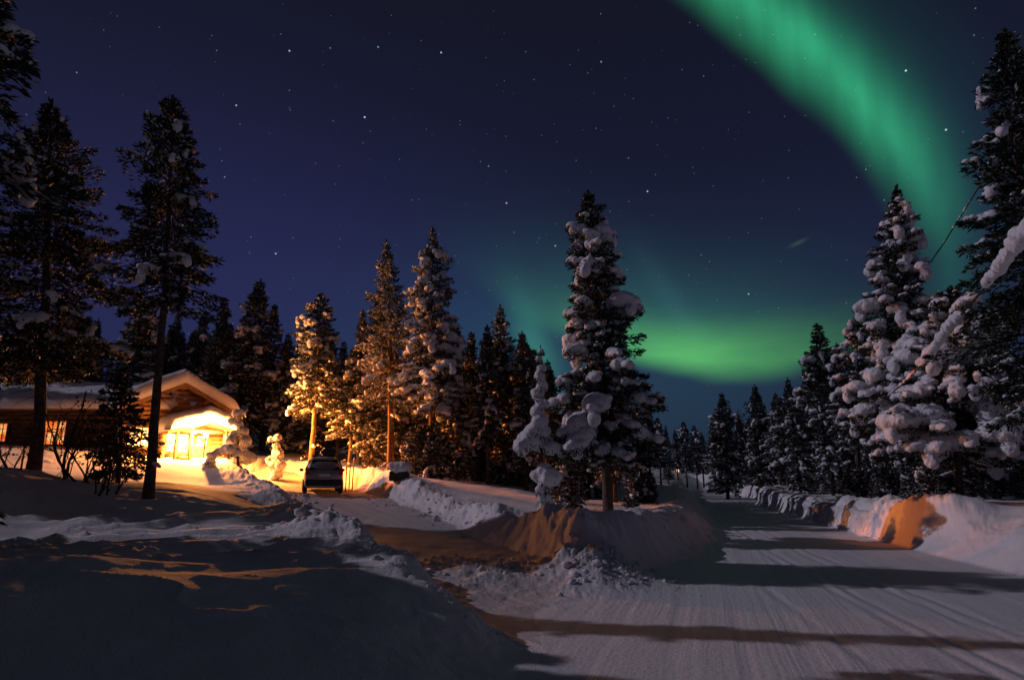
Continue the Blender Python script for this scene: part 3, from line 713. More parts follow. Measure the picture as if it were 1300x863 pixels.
G_L = ('dim snow dusted spruce in the dark wood behind the cabin', 'spruces behind the cabin')
G_C = ('orange tinged snowy spruce in the wood right of the parked car', 'spruces in the wood behind the clearing')
G_M = ('dark snowy spruce lining the left side of the distant road', 'spruces left of the distant road')
G_R = ('dark snowy spruce in the wood behind the right snow wall', 'spruces right of the road')
SKY_T = [(232, 392, 48, G_L), (265, 380, 47, G_L), (300, 354, 47, G_L), (330, 385, 49, G_L), (350, 422, 52, G_L), (375, 398, 50, G_L), (212, 420, 52, G_L),
         (425, 432, 46, G_C), (455, 392, 43, G_C), (470, 380, 40, G_C), (525, 400, 40, G_C), (575, 408, 42, G_C), (597, 420, 44, G_C), (612, 436, 50, G_C), (662, 424, 43, G_C), (680, 442, 46, G_C), (700, 455, 50, G_C),
         (440, 450, 52, G_C), (650, 455, 52, G_C),
         (812, 500, 36, G_M), (824, 516, 44, G_M), (838, 528, 52, G_M), (848, 538, 60, G_M), (860, 545, 70, G_M), (872, 534, 78, G_M), (884, 539, 86, G_M), (893, 548, 96, G_M), (800, 520, 40, G_M), (780, 500, 44, G_M),
         (922, 498, 56, G_R), (943, 524, 66, G_R), (965, 488, 54, G_R), (990, 497, 52, G_R), (978, 522, 66, G_R), (1010, 478, 50, G_R), (1048, 462, 46, G_R), (1062, 410, 39, G_R), (1078, 436, 44, G_R),
         (1118, 432, 42, G_R), (1265, 412, 42, G_R), (1245, 452, 46, G_R), (1288, 436, 40, G_R), (1180, 420, 44, G_R), (905, 535, 84, G_R), (914, 528, 74, G_R), (955, 530, 74, G_R)]
for (px, pt, D, (lab, grp)) in SKY_T:
    x, y, _ = pix(px, 600, D); z = gh(x, y)
    forest_tree(x, y, pix(px, pt, D)[2] - z, lab, grp)

def free(x, y, mind, roadgap=1.8):
    dl, dr = road_d(np.array([x]), np.array([y])); dd, _ = drive_d(np.array([x]), np.array([y]))
    if min(dl[0], dr[0]) > -roadgap or dd[0] > -1.6: return False
    if -40 < x < -9.5 and 25 < y < 47 and not (x > -14 and y > 41): return False
    return all((x - a) ** 2 + (y - b) ** 2 > mind * mind for a, b in TREEPOS)
def scatter(n, pxr, Dr, hr, lab, mind=2.0, tries=4000, gap=1.8):
    c = 0
    for _ in range(tries):
        if c >= n: break
        px = rngF.uniform(*pxr); D = Dr[0] + (Dr[1] - Dr[0]) * rngF.random()
        x, y, _ = pix(px, 600, D)
        if not free(x, y, mind, gap): continue
        forest_tree(x, y, rngF.uniform(*hr), *lab); c += 1
scatter(22, (200, 420), (45, 60), (8.5, 11.5), G_L)
scatter(16, (-60, 200), (48, 62), (9, 12), G_L)
scatter(9, (580, 690), (31, 36), (5.5, 8.5), G_C, 1.5)
scatter(6, (440, 560), (36.5, 40), (6.5, 9.0), G_C, 1.6)
scatter(34, (430, 700), (37, 54), (6.5, 9.0), G_C, 1.9)
scatter(13, (690, 790), (27, 50), (4.5, 7.0), G_M, 2.0)
scatter(9, (800, 870), (40, 95), (5.0, 6.8), G_M, 1.9, gap=5.5)
scatter(38, (900, 1120), (34, 75), (5.5, 7.5), G_R, 1.9)
scatter(24, (1100, 1330), (25, 44), (4.5, 7.5), G_R, 1.9)
def saplings(n, pxr, Dr, hr, lab, mind=.9):
    c = 0
    for _ in range(3000):
        if c >= n: break
        px = rngF.uniform(*pxr); D = rngF.uniform(*Dr); x, y, _ = pix(px, 600, D)
        if not free(x, y, mind, 1.5): continue
        forest_tree(x, y, rngF.uniform(*hr), *lab, kind='spruce_sapling', pool=SAP, hp=2.4); c += 1
saplings(22, (430, 680), (31, 40), (1.4, 3.4), ('small snow covered sapling at the orange lit wood edge', 'saplings at the lit wood edge'))
saplings(9, (700, 830), (23, 34), (1.2, 2.6), ('small snow covered sapling under the trees left of the road', 'saplings left of the road'))
saplings(26, (980, 1300), (22, 32), (1.0, 2.4), ('small snow covered sapling behind the right snow wall', 'saplings behind the right snow wall'))

# trees beyond the left edge whose shade falls across the foreground
SHADE = ('spruce beyond the left photo edge that shades the foreground snow', 'spruces beyond the left edge')
for (x, y, h) in ((-19, 9.3, 12), (-18.8, 17.8, 14), (-23, 19.4, 16), (-27, 19.0, 15), (-19.5, 21.0, 11), (-30, 24, 12), (-38.5, 37, 13), (-40, 40.5, 14), (-42, 44, 14), (-39, 34.5, 12)):
    forest_tree(x, y, h, *SHADE)
forest_tree(-13.2, 11.4, 10.5, *SHADE, proto=5, wide=.7)
for (x, y, h) in ((-7.2, 1.4, 3.8), (-7.6, 2.4, 4.2), (-7.4, 3.4, 4.4), (-8.2, 4.4, 5.2), (-7.9, 5.4, 5.5), (-8.8, 6.3, 5.8), (-8.6, 7.3, 5.5), (-9.6, 8.2, 5.4), (-9.9, 9.2, 5.0), (-10.6, 10.2, 4.6), (-11.6, 11.2, 3.8), (-15.2, 15.2, 3.6), (-16.2, 16.4, 4.4)):
    forest_tree(x, y, h, 'bushy young spruce beyond the left photo edge that shades the foreground snow', 'young spruces beyond the left edge', 'spruce_sapling', proto=4, wide=1.9)

# far wood that reads as one mass
def far_wood():
    rng = np.random.default_rng(9); A = Acc()
    for _ in range(900):
        a = rng.uniform(-62, 62); D = rng.uniform(62, 190); x = D * math.sin(R(a)); y = D * math.cos(R(a))
        dl, dr = road_d(np.array([x]), np.array([y]))
        if dr[0] > -2.0 and dl[0] > -8.0: continue
        z = gh(x, y) if D < 150 else gh(x, y); h = rng.uniform(6.5, 9.5) * (1.15 if x < -15 else 1); r = rng.uniform(.9, 1.4)
        V, F = tube([(x, y, z - .3), (x, y, z + h * .6)], [.12, .06], 5); A.add(V, F, 1)
        n = 420; t = rng.random(n) ** 1.25; ang = rng.random(n) * 6.28; rad = r * (1 - t) ** .8 * (0.5 + 0.5 * rng.random(n)) * (1 + .25 * np.sin(3 * ang + t * 20)) + .04
        P = np.stack([x + rad * np.cos(ang), y + rad * np.sin(ang), z + h * (.12 + .88 * t)], -1)
        Dv = np.stack([np.cos(ang), np.sin(ang), rng.normal(-.35, .3, n)], -1); sdv = np.stack([-np.sin(ang), np.cos(ang), rng.normal(0, .4, n)], -1)
        L = rng.uniform(.25, .6, n)[:, None] * (1.1 - .6 * t)[:, None]; W = rng.uniform(.06, .14, n)[:, None]
        Q = np.stack([P, P + Dv * L * .5 + sdv * W, P + Dv * L, P + Dv * L * .5 - sdv * W], 1).reshape(-1, 3)
        F = np.arange(n * 4).reshape(-1, 4); mi = np.where(rng.random(n) < .25, 2, 0)
        A.V.append(Q); A.F.append(F + A.n); A.M.append(mi); A.n += len(Q)
    me = A.mesh('far_forest'); o = link('far_forest', me, None, [M_needle, M_bark, M_frost])
    tag(o, 'far dark spruce forest filling the distance behind the nearer trees', 'forest', kind='stuff')
far_wood()

# snow-wrapped saplings modelled lump by lump
def lump_tree(name, D, base, lumps, trunkpx, label, seed, cat='tree'):
    rng = np.random.default_rng(seed)
    x0, y0, z0 = pix(*base, D); zg = gh(x0, y0); dz = zg - z0
    k = 1.02 * D / FPX
    S = []
    for (px, py, rp) in lumps:
        x, y, z = pix(px, py, D); rr_ = rp * k
        cy_ = rng.normal(0, rr_ * .35)
        S.append([x - x0, cy_, max(z + dz - zg, .05), rr_, rr_ * 1.0, rr_ * .92])
        for _ in range(4):
            a = rng.normal(0, 1, 3); a /= np.linalg.norm(a); r2 = rr_ * rng.uniform(.35, .62)
            S.append([x - x0 + a[0] * rr_ * .7, cy_ + a[1] * rr_ * .7, max(z + dz - zg + a[2] * rr_ * .6, .05), r2, r2, r2 * .9])
    V, F = spheres_mesh(S); sn = fuse('snow_clumps', V, F, max(.03, k * 1.1), 4, .03); sn.materials.append(M_treesnow)
    tp = np.array([[pix(px, py, D)[0] - x0, 0, pix(px, py, D)[2] + dz - zg] for px, py in trunkpx]); tp[0, 2] -= .3
    V, F = tube(tp, np.linspace(.07, .02, len(tp)), 7); tr = np_mesh('trunk', V, F, smooth=True); tr.materials.append(M_bark)
    A = Acc(); 
    for (px, py, rp) in lumps:
        c = np.array([pix(px, py, D)[0] - x0, 0, pix(px, py, D)[2] + dz - zg])
        n = 70; a = rng.random(n) * 6.28; rr_ = rp * k * rng.uniform(.55, 1.18, n)
        P = c[None] + np.stack([np.cos(a) * rr_, np.sin(a) * rr_, -rp * k * rng.uniform(.2, 1.0, n)], -1)
        Dv = np.stack([np.cos(a) * .5, np.sin(a) * .5, rng.normal(-.6, .3, n)], -1); sv = np.stack([-np.sin(a), np.cos(a), 0 * a], -1)
        Q = np.stack([P, P + Dv * .06 + sv * .018, P + Dv * .13, P + Dv * .06 - sv * .018], 1).reshape(-1, 3)
        A.add(Q, np.arange(n * 4).reshape(-1, 4), 0)
    cr = A.mesh('crown'); cr.materials.append(M_needle)
    return make_tree(name, (tr, cr, sn), (x0, y0, zg), 0, label, None, cat=cat)
lump_tree('snowy_sapling', 20.5, (693, 653), [(687, 448, 4), (685, 458, 5), (688, 470, 6), (684, 480, 7), (688, 492, 8), (683, 502, 9), (687, 515, 9), (681, 525, 9), (685, 537, 11), (678, 548, 12), (690, 550, 9), (672, 560, 14), (663, 568, 12), (688, 563, 14), (700, 571, 10), (714, 576, 8), (729, 574, 7), (743, 569, 6), (756, 564, 5),
           (691, 596, 9), (688, 606, 12), (699, 609, 12), (693, 616, 10), (687, 624, 7), (691, 634, 8), (695, 643, 9), (689, 650, 8)], [(693, 653), (690, 610), (686, 560), (686, 440)],
          'thin frosted sapling wrapped in snow with one side arm beside the tallest central spruce', 51)
lump_tree('snowy_sapling', 31.0, (303, 584), [(302, 514, 6), (308, 513, 4), (297, 525, 5), (305, 527, 5), (309, 537, 7), (298, 540, 6), (296, 549, 7), (312, 549, 8), (299, 561, 7), (309, 560, 5), (315, 570, 9), (303, 573, 6), (300, 580, 6)],
          [(303, 586), (302, 550), (303, 510)], 'knobbly snow column sapling by the porch, lit bright yellow', 52)
lump_tree('snowy_sapling', 34.0, (352, 592), [(345, 540, 4.5), (355, 538, 5), (351, 548, 5), (352, 557, 7), (356, 560, 6), (345, 567, 6.5), (350, 571, 6), (357, 573, 7), (352, 583, 7), (349, 588, 6)], [(352, 594), (351, 565), (351, 536)],
          'slender snow column sapling between the cabin and the parked car', 53)
lump_tree('bent_sapling', 30.0, (303, 592), [(264, 592, 5), (266, 585, 6), (271, 578, 6), (278, 573, 6.5), (286, 570, 7), (294, 570, 7), (300, 574, 6), (268, 593, 5)], [(303, 594), (302, 582), (298, 574), (286, 570), (270, 582)],
          'bent sapling arched under thick snow in front of the porch', 54)

# bare shrubs in front of the cabin
def bare_bush(px, py, D, h, n, seed, label, leaves=0, spread=.5):
    rng = np.random.default_rng(seed); x, y, _ = pix(px, py, D); z = gh(x, y)
    A = Acc(); T = []
    def grow(p, d_, L, r, lev):
        m = 6; P = [p]; q = d_.copy()
        for i in range(m):
            q = q + rng.normal(0, .13, 3) + np.array([0, 0, .05]); q /= np.linalg.norm(q); P.append(P[-1] + q * L / m)
        P = np.array(P); V, F = tube(P, np.linspace(r, r * .4, m + 1), 5 if lev == 0 else 3); A.add(V, F)
        if lev < 3:
            for i in range(rng.integers(2, 5)):
                k = rng.integers(2, m + 1); dd = q + rng.normal(0, .55, 3); dd /= np.linalg.norm(dd)
                grow(P[k], dd, L * rng.uniform(.35, .6), r * .5, lev + 1)
        else: T.append(P[-1]); T.append(P[3])
    for i in range(n):
        d_ = np.array([rng.normal(0, spread), rng.normal(0, spread), 1.6]); d_ /= np.linalg.norm(d_)
        grow(np.array([rng.normal(0, .15), rng.normal(0, .15), -.2]), d_, h * rng.uniform(.55, .8), .022 + .008 * h * rng.random(), 0)
    root = empty('bare_shrub', (x, y, z)); tag(root, label, 'shrub', 'bare shrubs before the cabin')
    me = A.mesh('stems', True); link('stems', me, root, [M_twig])
    if leaves:
        T = np.array(T); idx = rng.integers(0, len(T), leaves); P = T[idx] + rng.normal(0, .14, (leaves, 3)); Dv = rng.normal(0, 1, (leaves, 3)) + np.array([0, 0, -1.2]); Dv /= np.linalg.norm(Dv, axis=1, keepdims=True)
        sv = np.cross(Dv, rng.normal(0, 1, (leaves, 3))); sv /= np.linalg.norm(sv, axis=1, keepdims=True); L = rng.uniform(.05, .11, (leaves, 1))
        Q = np.stack([P, P + Dv * L * .5 + sv * L * .3, P + Dv * L, P + Dv * L * .5 - sv * L * .3], 1).reshape(-1, 3)
        link('leaves', np_mesh('leaves', Q, np.arange(leaves * 4).reshape(-1, 4)), root, [M_leaf])
bare_bush(82, 612, 17.5, 3.4, 4, 61, 'tall forked bare shrub right of the broad dark spruce trunk', 60, .4)
bare_bush(112, 622, 17.0, 2.4, 6, 62, 'dense twiggy bare shrub between the two dark spruces', 500, .5)
bare_bush(128, 628, 15.8, 1.6, 5, 63, 'low tangled bare shrub left of the long dark trunk', 200, .7)
bare_bush(15, 606, 17, 1.3, 5, 64, 'low bare shrub at the left photo edge', 30, .6)

# ------------------------------------------------------------------ log cabin
def box_bm(bm, c, s, rot=None):
    g = bmesh.ops.create_cube(bm, size=1.0)
    m = Matrix.Translation(Vector(c)) @ (rot or Matrix.Identity(4)) @ Matrix.Diagonal((*s, 1))
    bmesh.ops.transform(bm, matrix=m, verts=g['verts']); return g['verts']
def cyl_bm(bm, a, b, r, seg=10, r2=None):
    a, b = Vector(a), Vector(b); d_ = b - a
    g = bmesh.ops.create_cone(bm, cap_ends=True, segments=seg, radius1=r, radius2=r if r2 is None else r2, depth=d_.length)
    m = Matrix.Translation((a + b) / 2) @ d_.to_track_quat('Z', 'Y').to_matrix().to_4x4()
    bmesh.ops.transform(bm, matrix=m, verts=g['verts']); return g['verts']
def box_obj(name, parent, boxes, m, bevel=0.0):
    bm = bmesh.new()
    for c, s in boxes: box_bm(bm, c, s)
    if bevel: bmesh.ops.bevel(bm, geom=list(bm.edges), offset=bevel, segments=2, affect='EDGES')
    return link(name, bm_mesh(name, bm), parent, [m])

HX, HY, _ = pix(152, 590, 33); HZ = 2.85
cabin = empty('log_cabin', (HX, HY, HZ), R(42)); tag(cabin, 'snow roofed log cabin with glowing porch and lit windows among the spruces', 'cabin')
W, EH, AH, LEN = 5.0, 2.85, 4.15, 9.0
LR = 0.13
def log_wall(name, x0, x1, y, zmax_fn, holes, m, axis='x', seed=0, zbase=-.4, over=.22):
    """stack of round logs along local x (or y) with window openings"""
    rng = random.Random(seed); bm = bmesh.new(); z = zbase
    while True:
        zc = z + LR
        iv = zmax_fn(zc)
        if iv is None: break
        a, b = iv
        segs = [(a, b)]
        for (h0, h1, z0, z1) in holes:
            if z0 < zc < z1:
                ns = []
                for (p, q) in segs:
                    if h1 <= p or h0 >= q: ns.append((p, q)); continue
                    if h0 > p: ns.append((p, h0))
                    if h1 < q: ns.append((h1, q))
                segs = ns
        for (p, q) in segs:
            rr_ = LR * rng.uniform(.97, 1.06); dy = rng.uniform(-.012, .012)
            if axis == 'x': cyl_bm(bm, (p, y + dy, zc), (q, y + dy, zc), rr_, 10)
            else: cyl_bm(bm, (y + dy, p, zc), (y + dy, q, zc), rr_, 10)
        z += LR * 1.86
    return link(name, bm_mesh(name, bm, True), cabin, [m])
def gable_iv(zc):
    if zc < EH: return (-.22, W + .22)
    if zc > AH - .16: return None
    t = (zc - EH) / (AH - EH); return (W / 2 * t + .12, W - W / 2 * t - .12)
win_front = (0.2, 1.4, .80, 1.80); door_hole = (3.35, 4.3, -.5, 1.75); pw1 = (2.0, 3.1, .6, 1.6)
log_wall('log_wall', 0, W, 0, gable_iv, [win_front, door_hole, pw1], M_log, 'x', 1)
flat_iv = lambda a, b, top: (lambda zc: None if zc > top else (a, b))
log_wall('log_wall', 0, LEN, 0, flat_iv(-.22, LEN, EH - .1), [], M_log, 'y', 2)
log_wall('log_wall', 0, LEN, W, flat_iv(-.22, LEN, EH - .1), [], M_log, 'y', 3)
log_wall('log_wall', 0, W, LEN, gable_iv, [], M_log, 'x', 4)
log_wall('corner_logs', 0, 0, 1.75, flat_iv(-.75, -.14, 2.0), [], M_log, 'y', 5)

def window(parent, cx, cz, w, h, y, nx, nz, glow, sgn=-1, axis='x'):
    """lit pane with frame; local wall plane at y, outside towards sgn"""
    def P(a, b, c): return (a, b, c) if axis == 'x' else (b, a, c)
    def S(a, b, c): return (a, b, c) if axis == 'x' else (b, a, c)
    fr = []
    yy = y + sgn * .10; t = .08
    for (a, b, c, d_) in ((cx, cz + h / 2 + t / 2, w + 2 * t, t), (cx, cz - h / 2 - t / 2, w + 2 * t, t)): fr.append((P(a, yy, b), S(c, .14, d_)))
    for sx_ in (-1, 1): fr.append((P(cx + sx_ * (w / 2 + t / 2), yy, cz), S(t, .139, h - .002)))
    for i in range(1, nx): fr.append((P(cx - w / 2 + w * i / nx, yy + .01 * sgn, cz), S(.035 if i * 2 != nx else .07, .05, h - .004)))
    for i in range(1, nz): fr.append((P(cx, yy + .018 * sgn, cz - h / 2 + h * i / nz), S(w - .004, .03, .03)))
    o = box_obj('window', parent, fr, M_frame)
    box_obj('pane', o, [(P(cx, y + sgn * .03, cz), S(w + .02, .02, h + .02))], glow)
    box_obj('sill', o, [(P(cx, yy + sgn * .09, cz - h / 2 - t - .03), S(w + .3, .2, .05))], M_frame)
    return o
window(cabin, .80, 1.30, 1.2, 1.0, 0, 4, 2, M_glow_hot)
window(cabin, 2.55, 1.10, 1.1, 1.0, 0, 2, 2, M_glow_hot)
# door
dr = box_obj('door', cabin, [((3.82, -.05, .62), (.93, .08, 2.2))], M_door, .01)
box_obj('door_window', dr, [((3.82, -.105, 1.2), (.5, .02, .6))], M_glow_hot)
bm = bmesh.new(); cyl_bm(bm, (3.46, -.19, .72), (3.60, -.19, .72), .018, 8); cyl_bm(bm, (3.46, -.19, .72), (3.46, -.085, .72), .014, 8)
link('handle', bm_mesh('handle', bm, True), dr, [M_metal])

# roofs ----------------------------------------------------------
def roof_slab(name, parent, pts, t, m):
    """quad sheet given as 4 corner points, thickness t downwards"""
    bm = bmesh.new(); up = [bm.verts.new(p) for p in pts]; lo = [bm.verts.new((p[0], p[1], p[2] - t)) for p in pts]
    bm.faces.new(up); bm.faces.new(lo[::-1])
    for i in range(4): j = (i + 1) % 4; bm.faces.new((up[i], lo[i], lo[j], up[j]))
    return link(name, bm_mesh(name, bm), parent, [m])
def snow_cap(name, parent, x0, x1, y0, y1, zfun, thick, seed, bulge=.12, nx=70, ny=60, sag=0.0, er=.38):
    """pillowy snow over a roof: zfun(x) gives roof surface height"""
    u = np.linspace(-1, 1, nx); v = np.linspace(-1, 1, ny); U, Vv = np.meshgrid(u, v, indexing='ij')
    cxm, cym = (x0 + x1) / 2, (y0 + y1) / 2; hx, hy = (x1 - x0) / 2, (y1 - y0) / 2
    ex = 1 - np.clip((1 - np.abs(U)) * hx / er, 0, 1); ey = 1 - np.clip((1 - np.abs(Vv)) * hy / er, 0, 1)
    edge_ = np.sqrt(np.clip(1 - np.clip(ex ** 2 + ey ** 2, 0, 1), 0, 1))
    x = cxm + U * (hx + bulge * 0.5); y = cym + Vv * (hy + bulge * .5)
    zr = zfun(np.clip(x, x0, x1))
    nz_ = fbm(x * .8 + seed, y * .8, 3, seed) * .35 + fbm(x * 2.4, y * 2.4, 2, seed + 4) * .08
    zt = zr + thick * (1 + nz_) * edge_ - sag * np.maximum(ex, ey) ** 2
    top = np.stack([x, y, zt], -1).reshape(-1, 3); bot = np.stack([cxm + U * hx, cym + Vv * hy, zfun(cxm + U * hx) + .004 - sag * np.maximum(ex, ey) ** 2], -1).reshape(-1, 3)
    i = np.arange(nx - 1)[:, None]; j = np.arange(ny - 1)[None]
    F = np.stack([i * ny + j, (i + 1) * ny + j, (i + 1) * ny + j + 1, i * ny + j + 1], -1).reshape(-1, 4); n = nx * ny
    rim = [(i_ * ny, (i_ + 1) * ny) for i_ in range(nx - 1)] + [((i_ + 1) * ny + ny - 1, i_ * ny + ny - 1) for i_ in range(nx - 1)] + \
          [(j_ + 1, j_) for j_ in range(ny - 1)] + [((nx - 1) * ny + j_, (nx - 1) * ny + j_ + 1) for j_ in range(ny - 1)]
    side = np.array([(a, a + n, b + n, b) for a, b in rim])
    F = np.concatenate([F, F[:, ::-1] + n, side])
    return link(name, np_mesh(name, np.concatenate([top, bot]), F, smooth=True), parent, [M_treesnow])
OV, OF = .55, .75
slope = (AH - EH) / (W / 2)
def main_z(x): return AH + .16 - slope * np.abs(x - W / 2)
ze = float(main_z(np.array(-OV)))
rf = roof_slab('roof', cabin, [(-OV, -OF, ze), (W / 2, -OF, AH + .16), (W / 2, LEN + OF, AH + .16), (-OV, LEN + OF, ze)], .12, M_board)
roof_slab('roof', cabin, [(W / 2, -OF, AH + .16), (W + OV, -OF, ze), (W + OV, LEN + OF, ze), (W / 2, LEN + OF, AH + .16)], .12, M_board)
snow_cap('roof_snow', cabin, -OV - .05, W + OV + .05, -OF - .08, LEN + OF, main_z, .80, 3, nx=110, ny=90, er=.62, bulge=.2)
# barge boards and purlin ends
bm = bmesh.new()
for sgn in (-1, 1):
    xm = W / 2 + sgn * (W / 2 + OV) / 2; zm = (AH + .16 + ze) / 2 - .14
    box_bm(bm, (xm, -OF - .025, zm), (math.hypot(W / 2 + OV, AH + .16 - ze), .04, .2), Matrix.Rotation(sgn * math.atan(slope), 4, 'Y'))
link('barge_board', bm_mesh('barge_board', bm), cabin, [M_board])
for x in (0.05, W * .25, W / 2, W * .75, W - .05):
    bm = bmesh.new(); z = float(main_z(np.array(x))) - .12 - .13; cyl_bm(bm, (x, -OF + .06, z), (x, -.1, z), .12, 10)
    link('purlin', bm_mesh('purlin', bm, True), cabin, [M_log])

# porch ---------------------------------------------------------
PX0, PX1, PD = 1.95, 4.55, 2.0; PXM = 3.45; PA, PE = 2.20, 1.72
def porch_z(x):
    return np.where(x < PXM, PA - (PA - PE) / (PXM - PX0) * (PXM - x), PA - (PA - PE) / (PX1 + .3 - PXM) * (x - PXM))
xa, xb = PX0 - .45, PX1 + .45; za, zb = float(porch_z(np.array(xa))), float(porch_z(np.array(xb)))
pr = roof_slab('porch_roof', cabin, [(xa, -PD - .4, za), (PXM, -PD - .4, PA), (PXM, -.16, PA), (xa, -.16, za)], .09, M_board)
roof_slab('porch_roof', cabin, [(PXM, -PD - .4, PA), (xb, -PD - .4, zb), (xb, -.16, zb), (PXM, -.16, PA)], .09, M_board)
snow_cap('porch_snow', cabin, xa - .05, xb + .05, -PD - .46, -.18, porch_z, .78, 8, bulge=.3)
bm = bmesh.new()
for sgn, x2, z2 in ((-1, xa, za), (1, xb, zb)):
    xm = (PXM + x2) / 2; zm = (PA + z2) / 2 - .1
    box_bm(bm, (xm, -PD - .42, zm), (math.hypot(PXM - x2, PA - z2), .035, .16), Matrix.Rotation(math.atan2(PA - z2, (x2 - PXM)), 4, 'Y'))
link('porch_barge_board', bm_mesh('porch_barge_board', bm), cabin, [M_board])
for (x, y) in ((PX0 + .1, -PD), (2.75, -PD), (PX1 - .1, -PD)):
    bm = bmesh.new(); cyl_bm(bm, (x, y, -.6), (x, y, float(porch_z(np.array(x))) - .1), .10, 12)
    link('porch_post', bm_mesh('porch_post', bm, True), cabin, [M_log])
bm = bmesh.new()
for z in (-.25, .0, .25, .5): cyl_bm(bm, (PX1 - .1, -PD + .1, z), (PX1 - .1, -.15, z), .13, 10)
link('porch_rail', bm_mesh('porch_rail', bm, True), cabin, [M_log])
bm = bmesh.new()
for z in (-.25, .0, .22): cyl_bm(bm, (PX0 + .2, -PD, z), (2.65, -PD, z), .12, 10)
link('porch_rail', bm_mesh('porch_rail', bm, True), cabin, [M_log])
bm = bmesh.new(); cyl_bm(bm, (PX0 - .2, -PD, PE - .12), (PX1 + .2, -PD, PE - .12), .10, 12)
link('porch_beam', bm_mesh('porch_beam', bm, True), cabin, [M_log])

# yard lamp just before the porch: it gives the light of the clearing
_m = Matrix.Translation((HX, HY, HZ)) @ Matrix.Rotation(R(42), 4, 'Z')
lp = _m @ Vector((3.15, -3.0, 0)); lgz = gh(lp.x, lp.y); LH = 1.3
lamp = empty('yard_lamp', (lp.x, lp.y, lgz)); tag(lamp, 'blazing globe lamp on a short post right before the cabin porch', 'lamp')
bm = bmesh.new(); cyl_bm(bm, (0, 0, -.3), (0, 0, LH - .1), .035, 8); cyl_bm(bm, (0, 0, LH - .16), (0, 0, LH - .09), .03, 10, .09); link('post', bm_mesh('post', bm, True), lamp, [M_metal])
bm = bmesh.new(); bmesh.ops.create_uvsphere(bm, u_segments=16, v_segments=10, radius=.12); bmesh.ops.translate(bm, verts=bm.verts, vec=(0, 0, LH))
link('globe', bm_mesh('globe', bm, True), lamp, [M_bulb])
ld = bpy.data.lights.new('yard_light', 'POINT'); ld.energy = LAMP_W; ld.color = (1.0, 0.33, 0.07); ld.shadow_soft_size = .12
lo = bpy.data.objects.new('yard_light', ld); COL.objects.link(lo); lo.parent = lamp; lo.location = (0, 0, LH + .25)

bm = bmesh.new(); bmesh.ops.create_uvsphere(bm, u_segments=12, v_segments=8, radius=.09); bmesh.ops.translate(bm, verts=bm.verts, vec=(3.2, -1.0, 1.62))
link('porch_lamp', bm_mesh('porch_lamp', bm, True), cabin, [M_bulb])
pd_ = bpy.data.lights.new('porch_light', 'SPOT'); pd_.spot_size = R(150); pd_.spot_blend = .2; pd_.energy = 4000; pd_.color = (1.0, 0.34, 0.06); pd_.shadow_soft_size = .09
po = bpy.data.objects.new('porch_light', pd_); COL.objects.link(po); po.parent = cabin; po.location = (3.2, -1.0, 1.42)

# added fill spot and housing on the gable, brightening the trees across the clearing
FX, FY, FZ = W - .15, -.62, 2.62
bm = bmesh.new(); box_bm(bm, (FX, FY, FZ), (.2, .16, .16)); cyl_bm(bm, (FX, FY + .08, FZ), (FX, FY + .5, FZ + .05), .02, 6)
fl = link('added_spot_housing', bm_mesh('added_spot_housing', bm), cabin, [M_metal])
fd = bpy.data.lights.new('added_fill_spot', 'SPOT'); fd.energy = FILL_W; fd.color = (1.0, 0.225, 0.028); fd.spot_size = R(84); fd.spot_blend = .9; fd.shadow_soft_size = .12
fo = bpy.data.objects.new('added_fill_spot', fd); COL.objects.link(fo)
fpos = _m @ Vector((FX + .25, FY - .25, FZ)); fo.location = fpos
fo.rotation_euler = (Vector((3.0, 36.2, 3.6)) - fpos).to_track_quat('-Z', 'Y').to_euler()

# long wing to the left, parallel to the road front --------------------------------
WX0, WX1, WY, WZ = -35.5, HX - .4, 34.6, 3.25
wing_m = Matrix.Rotation(R(-42), 4, 'Z') @ Matrix.Translation((-HX, -HY, -HZ))       # world -> cabin local
def W2L(me): me.transform(wing_m); return me
def wing_logs(name, a, b, y, z0, z1, holes, seed):
    rng = random.Random(seed); bm = bmesh.new(); z = z0
    while z + 2 * LR < z1:
        zc = z + LR; segs = [(a, b)]
        for (h0, h1, q0, q1) in holes:
            if q0 < zc < q1:
                ns = []
                for (p, q) in segs:
                    if h1 <= p or h0 >= q: ns.append((p, q)); continue
                    if h0 > p: ns.append((p, h0))
                    if h1 < q: ns.append((h1, q))
                segs = ns
        for (p, q) in segs: cyl_bm(bm, (p, y + rng.uniform(-.01, .01), zc), (q, y, zc), LR * rng.uniform(.97, 1.06), 10)
        z += LR * 1.86
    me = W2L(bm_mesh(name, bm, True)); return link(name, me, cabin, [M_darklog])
wz0, wz1 = 3.0, 5.75
def wx(px): return pix(px, 548, WY)[0]
WIN = [(wx(-22), wx(13), 3.92, 5.05), (wx(54), wx(87), 3.75, 5.15)]
wing_logs('log_wall', WX0, WX1, WY, wz0, wz1, WIN, 11)
